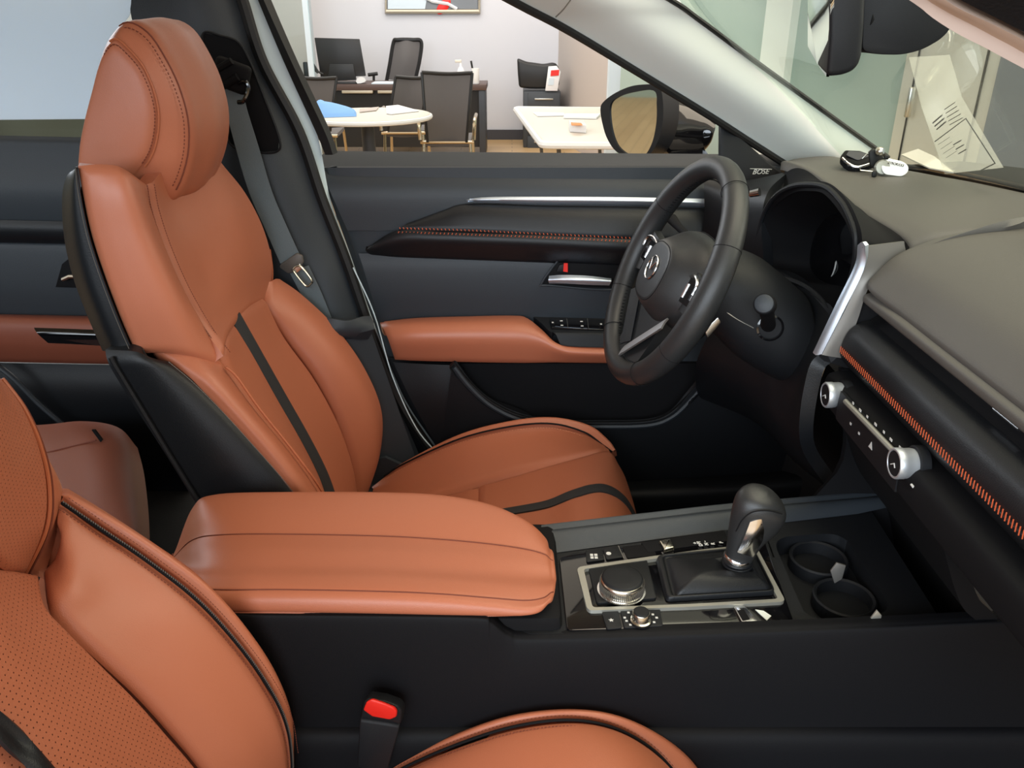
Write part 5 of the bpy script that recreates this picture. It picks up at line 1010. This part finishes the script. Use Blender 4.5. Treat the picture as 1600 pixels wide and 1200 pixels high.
# centre screen, only its edge is in the photograph
scn = thing('infotainment_screen', 'black centre screen edge standing on the dash at the right edge', 'screen', (.64, .85, CAMZ-.30))
MB().prism(rounded([P(1574, 466, .985), P(1578, 340, .985)], .0) if False else rounded([Vector((.630, .985, CAMZ-.330)), Vector((.630, .70, CAMZ-.330)), Vector((.645, .70, CAMZ-.232)), Vector((.645, .985, CAMZ-.232))], .012, 4), (.022, 0, -.003), .002).build('screen_housing', 'dark', scn)
MB().box(Q(.66, .85, .325), (.03, .12, .03), .004).build('screen_mount', 'plastic', scn)

# ================================================================ MIRRORS
im = thing('interior_mirror', 'black interior rear-view mirror hanging at the top behind the windshield', 'mirror', (.32, .85, CAMZ))
ym0, ym1 = .965, .80
gp = [(1262, -40, .965), (1262, 20, .965), (1262, 72, .965), (1276, 98, .93), (1291, 120, .90), (1294, 60, .80), (1298, 10, .79), (1298, -40, .79)]
MB().prism([P(*q) for q in gp], (.003, 0, 0), 0).build('mirror_pane', 'mirror', im, label='frameless mirror glass')
hp = [(1297, -60), (1296, 60), (1291, 119), (1305, 119), (1322, 116), (1338, 108), (1346, 90), (1350, 40), (1354, -60)]
MB().prism([P(u, v, .79) for u, v in hp], P(1262, 20, .965)-P(1298, 20, .79)+Vector((.006, -.02, 0)), .005, 3).build('mirror_housing', 'plastic', im)
MB().tube([P(1348, 30, .84), P(1380, 35, .85)], .012, 16).build('ball_joint', 'dark', im)
cp_ = [(1352, -60), (1349, 40), (1347, 80), (1370, 85), (1410, 86), (1442, 78), (1470, 62), (1486, 46), (1500, -60)]
camr = thing('camera_pod', 'black sensor pod on the windshield beside the interior mirror', 'sensor housing', (.42, .85, CAMZ))
MB().prism(rounded([P(u, v, .83) for u, v in cp_], .012, 5), (0.0, .05, .0), .0015, 2).build('pod_cover', 'plastic', camr)
om = thing('door_mirror', 'black exterior door mirror outside the driver window', 'mirror', (.4, 1.85, 1.2))
mf = [(938, 172), (942, 160), (960, 146), (985, 135), (1010, 132), (1030, 136), (1036, 160), (1035, 195), (1026, 225), (1010, 245), (985, 247), (962, 236), (948, 215), (941, 192)]
mp0 = P(985, 190, 1.86); mpn = Vector((-.785, -.62, .0)).normalized()
fr_ = [Vector(x) for x in crc(np.array([tuple(PPl(u, v, mp0, mpn)) for u, v in mf]), 60)]
gl_ = [(953, 166), (965, 152), (990, 144), (1022, 142), (1026, 165), (1025, 195), (1018, 225), (1005, 244), (985, 243), (965, 228), (955, 200)]
gg = [Vector(x) for x in crc(np.array([tuple(PPl(u, v, mp0, mpn)) for u, v in gl_]), 60)]
cb = sum(fr_, Vector())/60
k0 = min(range(60), key=lambda k: (gg[k]-fr_[0]).length); gg = gg[k0:]+gg[:k0]
MB().loft([[p-mpn*.05 for p in fr_], [p-mpn*.006 for p in fr_], fr_, gg, [p-mpn*.006 for p in gg]], cap=False).build('mirror_bezel', 'plastic', om, smooth=60)
MB().add([p-mpn*.003 for p in gg]+[p-mpn*.0055 for p in gg], [tuple(range(60)), tuple(range(60, 120))]+[(k, (k+1) % 60, 60+(k+1) % 60, 60+k) for k in range(60)]).build('mirror_glass', 'mirror', om, label='mirror glass reflecting the wood floor')
hs_ = [((1022, 136), (1010, 243), 1.88), ((1040, 138), (1035, 240), 1.90), ((1065, 147), (1062, 240), 1.91), ((1090, 163), (1090, 236), 1.90), ((1108, 180), (1106, 222), 1.88), ((1117, 192), (1114, 206), 1.86)]
pairs_loft(MB(), hs_, [.05, .06, .06, .05, .035, .012], p=2.4).build('mirror_housing', 'piano', om, smooth=80)
MB().loft([[P(u, v, y) for u, v, y in ((1050, 236, 1.80), (1100, 232, 1.80), (1102, 236, 1.9), (1050, 240, 1.9))], [P(u, v, y) for u, v, y in ((1036, 250, 1.70), (1110, 246, 1.70), (1112, 250, 1.8), (1040, 252, 1.8))]], nres=6).build('mirror_foot', 'piano', om, smooth=50)
MB().tube([P(1048, 246, 1.76), P(1100, 243, 1.76)], .004, 8, smooth=0).build('foot_trim', 'chrome', om)

# ================================================================ KEYS AND PAPERS ON THE DASH
kf = thing('key_fob', 'dark key fob with silver trim lying on the dash top', 'car key', PZ(1345, 252, .245))
fq_ = [(1313, 243, 1.46), (1320, 234, 1.50), (1344, 235, 1.50), (1366, 243, 1.47), (1367, 251, 1.44), (1340, 258, 1.435), (1322, 254, 1.445)]
fb = rounded(pts(fq_), .006, 3)
MB().prism(fb, (0, 0, -.014), .003, 3).build('fob_body', 'dark', kf)
MB().prism([p+Vector((0, 0, .0003)) for p in rounded(pts([(1322, 243, 1.462), (1326, 237, 1.49), (1345, 238, 1.49), (1360, 244, 1.468), (1340, 251, 1.448)]), .004, 3)], (0, 0, .0008)).build('fob_face', 'baseb', kf)
MB().tube(pts([(1316, 247, 1.452), (1326, 256, 1.44), (1341, 261, 1.432), (1366, 254, 1.435)]), .0022, 8, smooth=20).build('fob_trim', 'chrome', kf)
for u, v in ((1320, 252), (1326, 258), (1333, 262)): MB().box(P(u, v, 1.44), (.004, .004, .004), .001).build('fob_button', 'baseb', kf)
kr = thing('key_ring', 'dark leather strap and rings joining the key fob to the white tag', 'key ring', PZ(1372, 250, .24))
MB().prism([P(*q, 1.41) for q in ((1358, 238), (1364, 233), (1374, 234), (1382, 248), (1380, 262), (1370, 268), (1360, 258))], (0, .006, 0), .0015).build('strap', 'rubber', kr)
MB().lathe([(.0118, 0), (.013, .002), (.013, .006), (.0112, .0085), (.004, .009)], P(1377, 262, 1.405), (-.1, -1, .25), 28).build('snap_button', 'warmsilver', kr)
MB().tube(pts([(1344, 261, 1.40), (1344, 266, 1.40), (1364, 268, 1.40), (1364, 263, 1.40)]), .0012, 6).build('ring', 'chrome', kr)
MB().tube(pts([(1347, 248, 1.42), (1354, 241, 1.42), (1368, 244, 1.42), (1362, 256, 1.42)]), .0013, 6).build('ring', 'chrome', kr)
MB().lathe([(.005, 0), (.0075, .003), (.0075, .008), (.005, .012)], P(1369, 237, 1.41), (.7, -.6, .2), 18).build('swivel', 'steel', kr)
MB().box(P(1385, 246, 1.40), (.008, .005, .007), .002).build('strap_clip', 'rubber', kr)
MB().box(P(1366, 272, 1.385), (.008, .006, .010), .002).build('strap_end', 'rubber', kr)
kt = thing('key_tag', 'white rounded key tag with dark lettering on the dash top', 'key tag', PZ(1400, 268, .245))
tg_ = [Vector(x) for x in crc(np.array([tuple(P(u, v, 1.395+.0006*(262-v))) for u, v in ((1386, 248), (1397, 249.5), (1411, 253), (1419, 260), (1418, 269), (1409, 275), (1395, 274), (1382, 271), (1378, 260))]), 40)]
MB().prism(tg_, (0, .003, 0), .0008).build('tag_plate', 'white', kt)
tx = (P(1412, 258.5, 1.395)-P(1388, 253.5, 1.395)).normalized()
glyphs('tag_lettering', '3TRORXX3', P(1400, 256.5, 1.3955), tx, (0, .02, 1), .0056, 'dark', kt, depth=.0003, bold=.0001)
wp = thing('folded_sheet', 'pale folded sheet of paper at the base of the windshield', 'paper', PZ(1450, 255, .25))
MB().prism([PZ(*q, .247) for q in ((1408, 243), (1434, 234), (1460, 246), (1490, 271), (1452, 264))], (0, 0, .002)).build('sheet', 'ptable', wp)
# paper's reflection in the windshield, built as a translucent film with faint print
def on_ws(u, v, off=.012):
    p0 = Vector((.875, 1.1, CAMZ-.262)); p1 = Vector((.335, 1.1, CAMZ+.07)); p2 = Vector((.80, 1.42, CAMZ-.262))
    n = (p1-p0).cross(p2-p0).normalized(); d = ray(u, v); t = (p0-CAMP).dot(n)/d.dot(n); return CAMP+d*(t-off)
refl = thing('windshield_reflection', 'faint reflection of a printed sheet in the windshield at right, built as film', 'reflection', on_ws(1500, 220))
MB().prism([on_ws(*q) for q in ((1420, 90), (1484, 86), (1503, 152), (1568, 262), (1476, 272), (1440, 168))], (0, 0, .0004)).build('sheet', 'film', refl)  # film standing in for the reflected sheet, no sheet on the glass
def wl_(q, r=.0006, nm='reflected_line'): MB().tube([on_ws(*p, .0135) for p in q], r, 4).build(nm, 'faint', refl)
wl_([(1461, 221), (1509, 185), (1555, 255), (1533, 266)], .0011, 'reflected_border')
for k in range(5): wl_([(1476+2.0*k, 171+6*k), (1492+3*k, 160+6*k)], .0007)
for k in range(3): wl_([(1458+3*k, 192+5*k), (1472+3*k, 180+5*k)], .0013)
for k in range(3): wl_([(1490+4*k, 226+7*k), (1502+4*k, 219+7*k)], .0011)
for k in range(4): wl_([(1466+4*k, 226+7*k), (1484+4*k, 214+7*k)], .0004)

# ================================================================ SHOWROOM BEYOND THE CAR
def struct(name, mb, m, parent=None, label=None, **k):
    o = mb.build(name, m, parent, label=label, **k)
    if parent is None: o['kind'] = 'structure'
    return o
BW = 10.6
MBx = lambda: MB()
struct('wall_left', MB().box((-14.5, 4, 2), (.1, 20, 4)), 'greywall', label='grey-green far left wall')
struct('floor', MB().box((0, 3.0, -.01), (30, 24, .02)), 'wood', label='pale wood plank floor')
def vwall(x0, y0, x1, y1, h=3.4, t=.1, z0=0):
    a = Vector((x0, y0, z0)); b = Vector((x1, y1, z0)); d = (b-a).normalized(); n = Vector((-d.y, d.x, 0))*t
    return MB().prism([a, b, b+n, a+n], (0, 0, h))
xl = P(478, 100, BW).x; xr = P(872, 100, BW).x
struct('wall_back', vwall(-6, BW, xr, BW), 'wall', label='off-white back wall of the office')
sx = P(951, 150, 8.6).x
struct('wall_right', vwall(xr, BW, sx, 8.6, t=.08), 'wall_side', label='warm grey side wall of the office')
struct('baseboard_back', MB().box(((xl+xr)/2, BW-.012, .06), (xr-xl+.3, .02, .12)), 'baseb', label='dark grey baseboard')
col = struct('trim_1', vwall(P(950, 150, 8.5).x, 8.5, P(968, 150, 8.5).x, 8.5, t=.15), 'paleblue', label='pale blue door post')
wA = Vector((P(968, 150, 8.2).x, 8.2, 0)); wB = Vector((2.75, 3.3, 0))
struct('wall_front', MB().prism([wA, wB, wB+Vector((.1, .05, 0)), wA+Vector((.1, .05, 0))], (0, 0, 3.6)), 'greywall', label='grey-green wall beyond the windshield')
def on_wall(u, off=.0):   # plan position on that wall under image column u (mid height)
    d = wB-wA; a = (u-800)/F
    lo, hi = 0.0, 1.6
    for _ in range(50):
        m = (lo+hi)/2; p = wA+d*m; zc = p.y*CT-(-.3)*ST
        if p.x/zc < a: lo = m
        else: hi = m
    n = Vector((-d.y, d.x, 0)).normalized()
    if n.y > 0: n = -n
    q = wA+d*lo+n*off; return q
def wallslab(u0, u1, z0, z1, off, t=.03):
    a = on_wall(u0, off); b = on_wall(u1, off); n = (on_wall(u0, off+t)-a)
    a.z = b.z = z0; return MB().prism([a, b, b+n, a+n], (0, 0, z1-z0))
struct('trim_2', wallslab(1198, 1238, 0, 3.6, .0, .06), 'headliner', label='pale vertical column')
struct('trim_3', wallslab(1060, 1112, 1.62, 2.4, .0, .02), 'greywall')
doorm = struct('door_1', wallslab(1420, 1566, 0, 2.2, .0, .04), 'steel_door', label='pale metal double door beyond the windshield')
struct('door_gap', wallslab(1438, 1440, 0, 2.2, .042, .004), 'dark', doorm); struct('door_gap', wallslab(1543, 1546, 0, 2.2, .042, .004), 'dark', doorm)
hdl = on_wall(1445, .07); struct('door_handle', MB().box((hdl.x, hdl.y, .99), (.03, .03, .16), .008), 'steel', doorm)
struct('wall_far_right', wallslab(1566, 1760, 0, 3.4, .0, .05), 'darkgrey', label='slate grey panel at the right edge')
# glass partition and post at the left of the office
struct('window_1', MB().box((P(425, 100, 8.8).x, 8.8, 1.6), (.9, .012, 3.2)), 'clearglass', label='clear glass partition')
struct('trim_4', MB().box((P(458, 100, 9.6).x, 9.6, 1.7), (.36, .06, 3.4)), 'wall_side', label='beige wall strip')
struct('trim_5', MB().box((P(482, 60, 8.8).x, 8.8, 1.7), (.05, .05, 3.4)), 'paleblue', label='pale glass edge post')
# outdoor greenery strip behind the rear window
hd = thing('hedge', 'dark green hedge seen under the sheet in the rear window', 'hedge', (-3.0, 4.6, 0))
hb_ = MB().surf([[Vector((-4.2+.4*i, 4.6+.12*math.sin(i*2.1+j), .05+.28*j+.05*math.sin(i*1.7))) for i in range(8)] for j in range(5)], nu=60, nv=30, thick=.3); hb_.build('foliage', 'dgreen', hd)

# furniture ---------------------------------------------------
def gp_(u, v, z): return PZ(u, v, CAMZ-z)     # point at height z under a pixel
# desk
DYb = 9.3
dtl = P(452, 137, DYb).x; dtr = P(760, 137, DYb).x
dk_ = thing('office_desk', 'brown veneer desk with dark side panel in front of the back wall', 'desk', ((dtl+dtr)/2, DYb, 0))
MB().box(((dtl+dtr)/2, DYb+.30, .72), (dtr-dtl, .62, .06), .006).build('desk_top', 'desk', dk_)
MB().box((dtr-.05, DYb+.30, .345), (.07, .60, .69), .004).build('side_panel', 'deskdark', dk_)
MB().box((dtl+.05, DYb+.30, .345), (.07, .60, .69), .004).build('side_panel', 'deskdark', dk_)
MB().box(((dtl+dtr)/2, DYb+.10, .38), (dtr-dtl-.15, .03, .60)).build('modesty_panel', 'blackp', dk_)
for a, b in ((534, 582), (590, 640)):
    x0, x1 = P(a, 147, DYb-.04).x, P(b, 147, DYb-.04).x; MB().box(((x0+x1)/2, DYb+.0, .675), (x1-x0, .06, .028), .004).build('drawer_pull', 'frame', dk_)
# monitor
ymn = 9.45
mo = thing('computer_monitor', 'black flat monitor turned away on the left of the office desk', 'monitor', (P(535, 120, ymn).x, ymn, .75))
mq = [(491, 59), (561, 61), (571, 119), (501, 121)]
MB().prism([P(u, v, ymn) for u, v in mq], (0.0, .045, 0), .006).build('monitor_case', 'blackp', mo)
MB().prism([P(u, v, ymn-.012) for u, v in ((515, 100), (552, 100), (556, 125), (512, 127))], (0, .05, 0), .004).build('stand_neck', 'blackp', mo)
MB().box((P(536, 128, ymn).x, ymn, .757), (.32, .22, .014), .004).build('stand_base', 'blackp', mo)
ph = thing('desk_phone', 'black desk phone at the left end of the desk', 'telephone', (P(480, 108, 9.4).x, 9.4, .75))
MB().box((P(478, 110, 9.45).x, 9.45, .86), (.045, .05, .22), .01).build('handset', 'blackp', ph)
MB().tube(pts([(488, 98, 9.4), (497, 112, 9.4), (505, 116, 9.4)])+[], .012, 8).tube(pts([(488, 98, 9.4), (488, 106, 9.4), (497, 114, 9.4)]), .012, 8).build('phone_cradle', 'blackp', ph)
def simple(name, label, cat, mb, m, group=None): return mb.build(name, m, None, label=label, cat=cat, group=group)
simple('crumpled_paper', 'crumpled white paper on the desk beside the monitor', 'paper', MB().loft([[P(564+8*math.cos(k*.785), 126+5*math.sin(k*.785)+1.5*math.sin(k*5), 9.35+j*.06) for k in range(8)] for j in range(3)]), 'white')
dp = gp_(600, 131, .755); simple('papers_on_desk', 'blue-white papers lying on the middle of the desk', 'paper', MB().box((dp.x, DYb+.16, .756), (.28, .26, .012), .002), 'paleblue')
bt = thing('spray_bottle', 'white bottle at the right end of the desk', 'bottle', (P(717, 105, 9.5).x, 9.5, .75))
MB().lathe([(.03, 0), (.045, .01), (.045, .10), (.03, .15), (.014, .17), (.014, .21)], (P(720, 112, 9.5).x, 9.5, .752), (0, 0, 1), 16).build('bottle_body', 'white', bt)
MB().box((P(716, 97, 9.5).x, 9.5, .975), (.07, .03, .03), .005).build('bottle_cap', 'ptable', bt)
pc = thing('pen_cup', 'white pen cup holding a dark pen at the right end of the desk', 'cup', (P(737, 110, 9.35).x, 9.35, .75))
MB().lathe([(.035, 0), (.04, .01), (.042, .16), (.036, .16), (.034, .02)], (P(743, 118, 9.35).x, 9.35, .752), (0, 0, 1), 18).build('cup', 'white', pc)
MB().tube([P(739, 112, 9.35), P(736, 95, 9.35)], .012, 6).build('pen', 'blackp', pc)
# high back office chair behind the desk
oc = thing('office_chair', 'tall black mesh office chair behind the desk', 'chair', (P(632, 100, 10.1).x, 10.1, 0), 'office chairs')
ob = [(613, 68), (620, 62), (645, 62), (659, 65), (655, 90), (648, 123), (606, 123), (610, 95)]
ocx = P(632, 95, 10.1).x
MB().surf([[P(616, 64, 10.1), P(635, 62, 10.06), P(658, 65, 10.1)], [P(611, 95, 10.1), P(632, 94, 10.04), P(655, 95, 10.1)], [P(606, 124, 10.1), P(628, 126, 10.06), P(649, 124, 10.1)]], nu=14, nv=20, thick=.02).build('mesh_back', 'mesh', oc)
MB().tube(pts([(604, 127, 10.1), (609, 100, 10.1), (615, 66, 10.1), (622, 62, 10.08), (645, 62, 10.08), (658, 65, 10.1), (656, 92, 10.1), (649, 124, 10.1)]), .022, 8, smooth=40).build('back_frame', 'blackp', oc)
MB().box((ocx, 10.2, .50), (.50, .44, .08), .03).build('seat', 'blackp', oc)
MB().tube([(ocx, 10.2, .46), (ocx, 10.2, .10)], .03, 10).build('gas_post', 'blackp', oc)
for k in range(5):
    w = k*2*math.pi/5; MB().tube([(ocx, 10.2, .10), (ocx+.26*math.cos(w), 10.2+.26*math.sin(w), .04)], .022, 8).build('base_leg', 'blackp', oc)
MB().tube([P(575, 117, 9.95), P(590, 115, 9.95)], .02, 8).tube([P(584, 117, 9.95), P(584, 130, 9.95)], .015, 8).build('arm', 'blackp', oc)
# visitor mesh chairs
def visitor(label, ul, ur, vt, vb, y, lean=(0, 0), metal='gold', arms=True, flare=0):
    z0 = P(ul, vb, y).z
    t = thing('visitor_chair', label, 'chair', (P((ul+ur)/2, vb, y).x, y, 0), 'mesh visitor chairs by the tables')
    lx, rx = lean
    TL, TR, BL, BR = P(ul, vt, y), P(ur, vt+1, y), P(ul+lx, vb, y-.02), P(ur+rx, vb, y-.02)
    TM = (TL+TR)/2+Vector((0, .05, -.012)); BM = (BL+BR)/2+Vector((0, .04, -.01)); ML, MR = (TL+BL)/2+Vector((-.0, -.02, 0)), (TR+BR)/2+Vector((0, -.02, 0)); MM = (ML+MR)/2+Vector((0, .05, 0))
    MB().surf([[TL, TM, TR], [ML, MM, MR], [BL, BM, BR]], nu=16, nv=20, thick=.012).build('mesh_back', 'mesh', t)
    MB().tube([TL+Vector((0, 0, 0)), TM+Vector((0, 0, 0)), TR], .016, 8, smooth=16).build('top_rail', 'blackp', t)
    for a, m_, b in ((TL, ML, BL), (TR, MR, BR)):
        MB().tube([a, m_, b], .012, 8, smooth=14).build('back_post', 'blackp', t)
    sz = .46; cx = (BL.x+BR.x)/2; w = abs(BR.x-BL.x)/2+.03
    MB().surf([[Vector((cx-w, y, sz)), Vector((cx, y, sz-.01)), Vector((cx+w, y, sz))], [Vector((cx-w, y+.46, sz+.02)), Vector((cx, y+.46, sz+.01)), Vector((cx+w, y+.46, sz+.02))]], nu=10, nv=8, thick=.03).build('seat', 'mesh', t)
    for s_ in (-1, 1):
        for yo in (0, .42):
            MB().tube([(cx+s_*w, y+yo, sz), (cx+s_*(w+.02), y+yo+(-.04 if yo == 0 else .04), .012)], .013, 8).build('leg', metal, t)
        if arms:
            MB().tube([(cx+s_*(w+.03), y-.01, sz+.02), (cx+s_*(w+.04), y+.02, sz+.17), (cx+s_*(w+.04), y+.30, sz+.19)], .016, 8, smooth=14).build('arm', metal, t)
    MB().tube([(cx-w-.03, y-.01, sz), (cx+w+.03, y-.01, sz)], .013, 8).build('cross_bar', metal, t)
    return t
visitor('wide mesh-backed chair with warm chrome arms in front of the desk right end', 659, 738, 113, 222, 7.0, (9, -9))
visitor('mesh-backed chair leaning behind the round table, between its two neighbours', 618, 671, 120, 205, 7.6, (-12, -16))
visitor('mesh-backed chair behind the left side of the round table', 460, 526, 121, 205, 7.4, (-2, -10), arms=False)
# round table
yt = 6.3
cxt = P(573, 178, yt).x
rt = thing('round_table', 'white round meeting table on a dark pedestal', 'table', (cxt, yt, 0))
zt = P(573, 178, yt).z; rad = (P(672, 178, yt).x-P(474, 178, yt).x)/2
MB().lathe([(rad-.03, -.04), (rad, -.035), (rad, -.004), (rad-.004, 0)], (cxt, yt, zt), (0, 0, 1), 64).build('table_top', 'ptable', rt)
MB().tube([(cxt+math.cos(k*math.pi/32)*(rad+.001), yt+math.sin(k*math.pi/32)*(rad+.001), zt-.02) for k in range(64)], .017, 8, closed=True).build('table_edge', 'edge', rt)
MB().tube([(cxt, yt, zt-.03), (cxt, yt, .05)], .05, 16).build('pedestal', 'deskdark', rt)
MB().lathe([(.30, 0), (.28, .03), (.06, .06)], (cxt, yt, .001), (0, 0, 1), 32).build('pedestal_foot', 'deskdark', rt)
def topz(u, v, z=zt): return PZ(u, v, CAMZ-z)
clo = [(486, 181), (488, 173), (497, 165), (506, 163), (515, 169), (535, 175), (557, 176), (557, 182), (500, 184)]
c0 = [topz(*q, zt+.002) for q in clo]; cc = sum(c0, Vector())/len(c0)
simple('cleaning_cloth', 'sky blue cloth heaped on the round table', 'cloth', MB().loft([c0, [p.lerp(cc, .15)+Vector((0, 0, .03)) for p in c0], [p.lerp(topz(500, 176), .6)+Vector((0, 0, .07)) for p in c0], [p.lerp(topz(500, 176), .95)+Vector((0, 0, .085)) for p in c0]], nres=12), 'bluecloth')
simple('loose_papers', 'loose white papers on the right of the round table', 'paper', MB().prism([topz(*q, zt+.003) for q in ((603, 167), (622, 165), (655, 174), (612, 179), (604, 178))], (0, 0, .006)), 'white')
simple('magazine', 'pale magazine lying flat at the back of the round table', 'magazine', MB().prism([topz(*q, zt+.003) for q in ((562, 171), (592, 168), (588, 173), (562, 176))], (0, 0, .006)), 'wall_side')
# folding table
ft = thing('folding_table', 'long white folding table in front of the filing cabinet', 'table', (P(900, 200, 6.2).x, 6.2, 0))
zf = .74
fq = [PZ(*q, CAMZ-zf) for q in ((805, 166), (985, 168), (1035, 222), (848, 221))]
MB().prism(rounded(fq, .06, 4), (0, 0, -.045), .01).build('table_top', 'ptable', ft)
MB().tube(rounded([p-Vector((0, 0, .022)) for p in fq], .06, 4), .023, 8, closed=True).build('table_edge', 'edge', ft)
nf = fq[3].lerp(fq[2], .15); nf2 = fq[3].lerp(fq[2], .75)
for p in (nf, nf2, fq[0].lerp(fq[1], .2)+Vector((0, -.5, 0)), fq[0].lerp(fq[1], .7)+Vector((0, -.5, 0))):
    MB().tube([p+Vector((0, .25, -.04)), p+Vector((.06, .25, -.70))], .014, 8).build('leg', 'beltplastic', ft)
MB().tube([nf+Vector((0, .25, -.2)), nf2+Vector((0, .25, -.2))], .012, 8).build('cross_brace', 'beltplastic', ft)
simple('stapled_papers', 'white papers spread on the folding table', 'paper', MB().prism([topz(*q, zf+.003) for q in ((832, 176), (880, 177), (884, 181), (840, 182))], (0, 0, .004)), 'white')
simple('paper_stack', 'stack of white paper at the middle of the folding table', 'paper', MB().prism([topz(*q, zf+.003) for q in ((884, 180), (938, 180), (932, 186), (880, 185))], (0, 0, .012)), 'white')
bxx = thing('tissue_box', 'small white and orange box on the near end of the folding table', 'box', topz(902, 203))
MB().prism([topz(*q, zf+.003) for q in ((888, 199), (912, 200), (916, 208), (890, 206))], (0, 0, .05), .003).build('carton', 'edge', bxx)
MB().prism([topz(*q, zf+.054) for q in ((892, 192), (908, 193), (910, 196), (893, 196))], (0, 0, .004)).build('orange_label', 'orange', bxx)
# filing cabinet with bag and brochures
yc = 9.9
cx0, cx1 = P(818, 150, yc).x, P(876, 150, yc).x; zc_ = P(848, 143, yc).z
fcb = thing('filing_cabinet', 'charcoal filing cabinet against the back wall right corner', 'cabinet', ((cx0+cx1)/2, yc, 0))
MB().box(((cx0+cx1)/2, yc+.28, zc_/2), (cx1-cx0, .56, zc_), .01).build('cabinet_case', 'cab', fcb)
for k, z in enumerate((zc_-.12, zc_-.36, zc_-.60)):
    d = MB().box(((cx0+cx1)/2+.02, yc-.012, z), (cx1-cx0-.06, .02, .21), .004).build('drawer', 'cab', fcb)
    MB().box(((cx0+cx1)/2+.02, yc-.03, z+.04), ((cx1-cx0)*.5, .02, .018), .003).build('drawer_handle', 'silver', d)
bg = [(808, 91), (822, 97), (850, 101), (866, 98), (872, 102), (875, 112), (874, 135), (855, 139), (830, 139), (811, 137), (809, 115)]
simple('tote_bag', 'black fabric bag on top of the filing cabinet', 'bag', MB().prism([P(u, v, yc+.05) for u, v in bg], (0, .18, 0), .03, 3), 'blackp')
bro = thing('brochures', 'upright white and red brochures leaning on the black bag', 'brochure', P(865, 142, yc-.02))
MB().prism([P(u, v, yc-.03) for u, v in ((857, 104), (870, 103), (876, 112), (871, 142), (852, 142))], (0, .03, 0), .003).build('brochure_stack', 'white', bro)
MB().prism([P(u, v, yc-.036) for u, v in ((861, 110), (874, 109), (873, 118), (860, 119))], (0, .004, 0)).build('red_cover', 'red', bro)
MB().prism([P(u, v, yc-.036) for u, v in ((858, 122), (866, 122), (865, 133), (856, 133))], (0, .004, 0)).build('grey_cover', 'paleblue', bro)
# framed picture
pf = thing('framed_picture', 'wide framed picture at the top of the back wall', 'picture', P(677, 5, BW-.05))
MB().tube([P(u, v, BW-.03) for u, v in ((603, 18), (749, 18), (749, -70), (603, -70))], .028, 8, closed=True).build('picture_frame', 'frame', pf)
MB().prism([P(u, v, BW-.035) for u, v in ((606, 14), (746, 14), (746, -70), (606, -70))], (0, .01, 0)).build('picture_print', 'darkgrey', pf)
MB().prism([P(u, v, BW-.040) for u, v in ((606, 14), (664, 14), (670, -20), (606, -20))], (0, .003, 0)).build('pale_area', 'paleblue', pf)
MB().tube([P(u, v, BW-.042) for u, v in ((664, -4), (676, 2), (700, 6), (714, 14))], .02, 6).build('white_streak', 'white', pf)
MB().lathe([(.11, 0), (.10, .004)], P(693, 10, BW-.041), (0, -1, 0), 20, scale=(1, .5)).build('red_shape', 'red', pf)
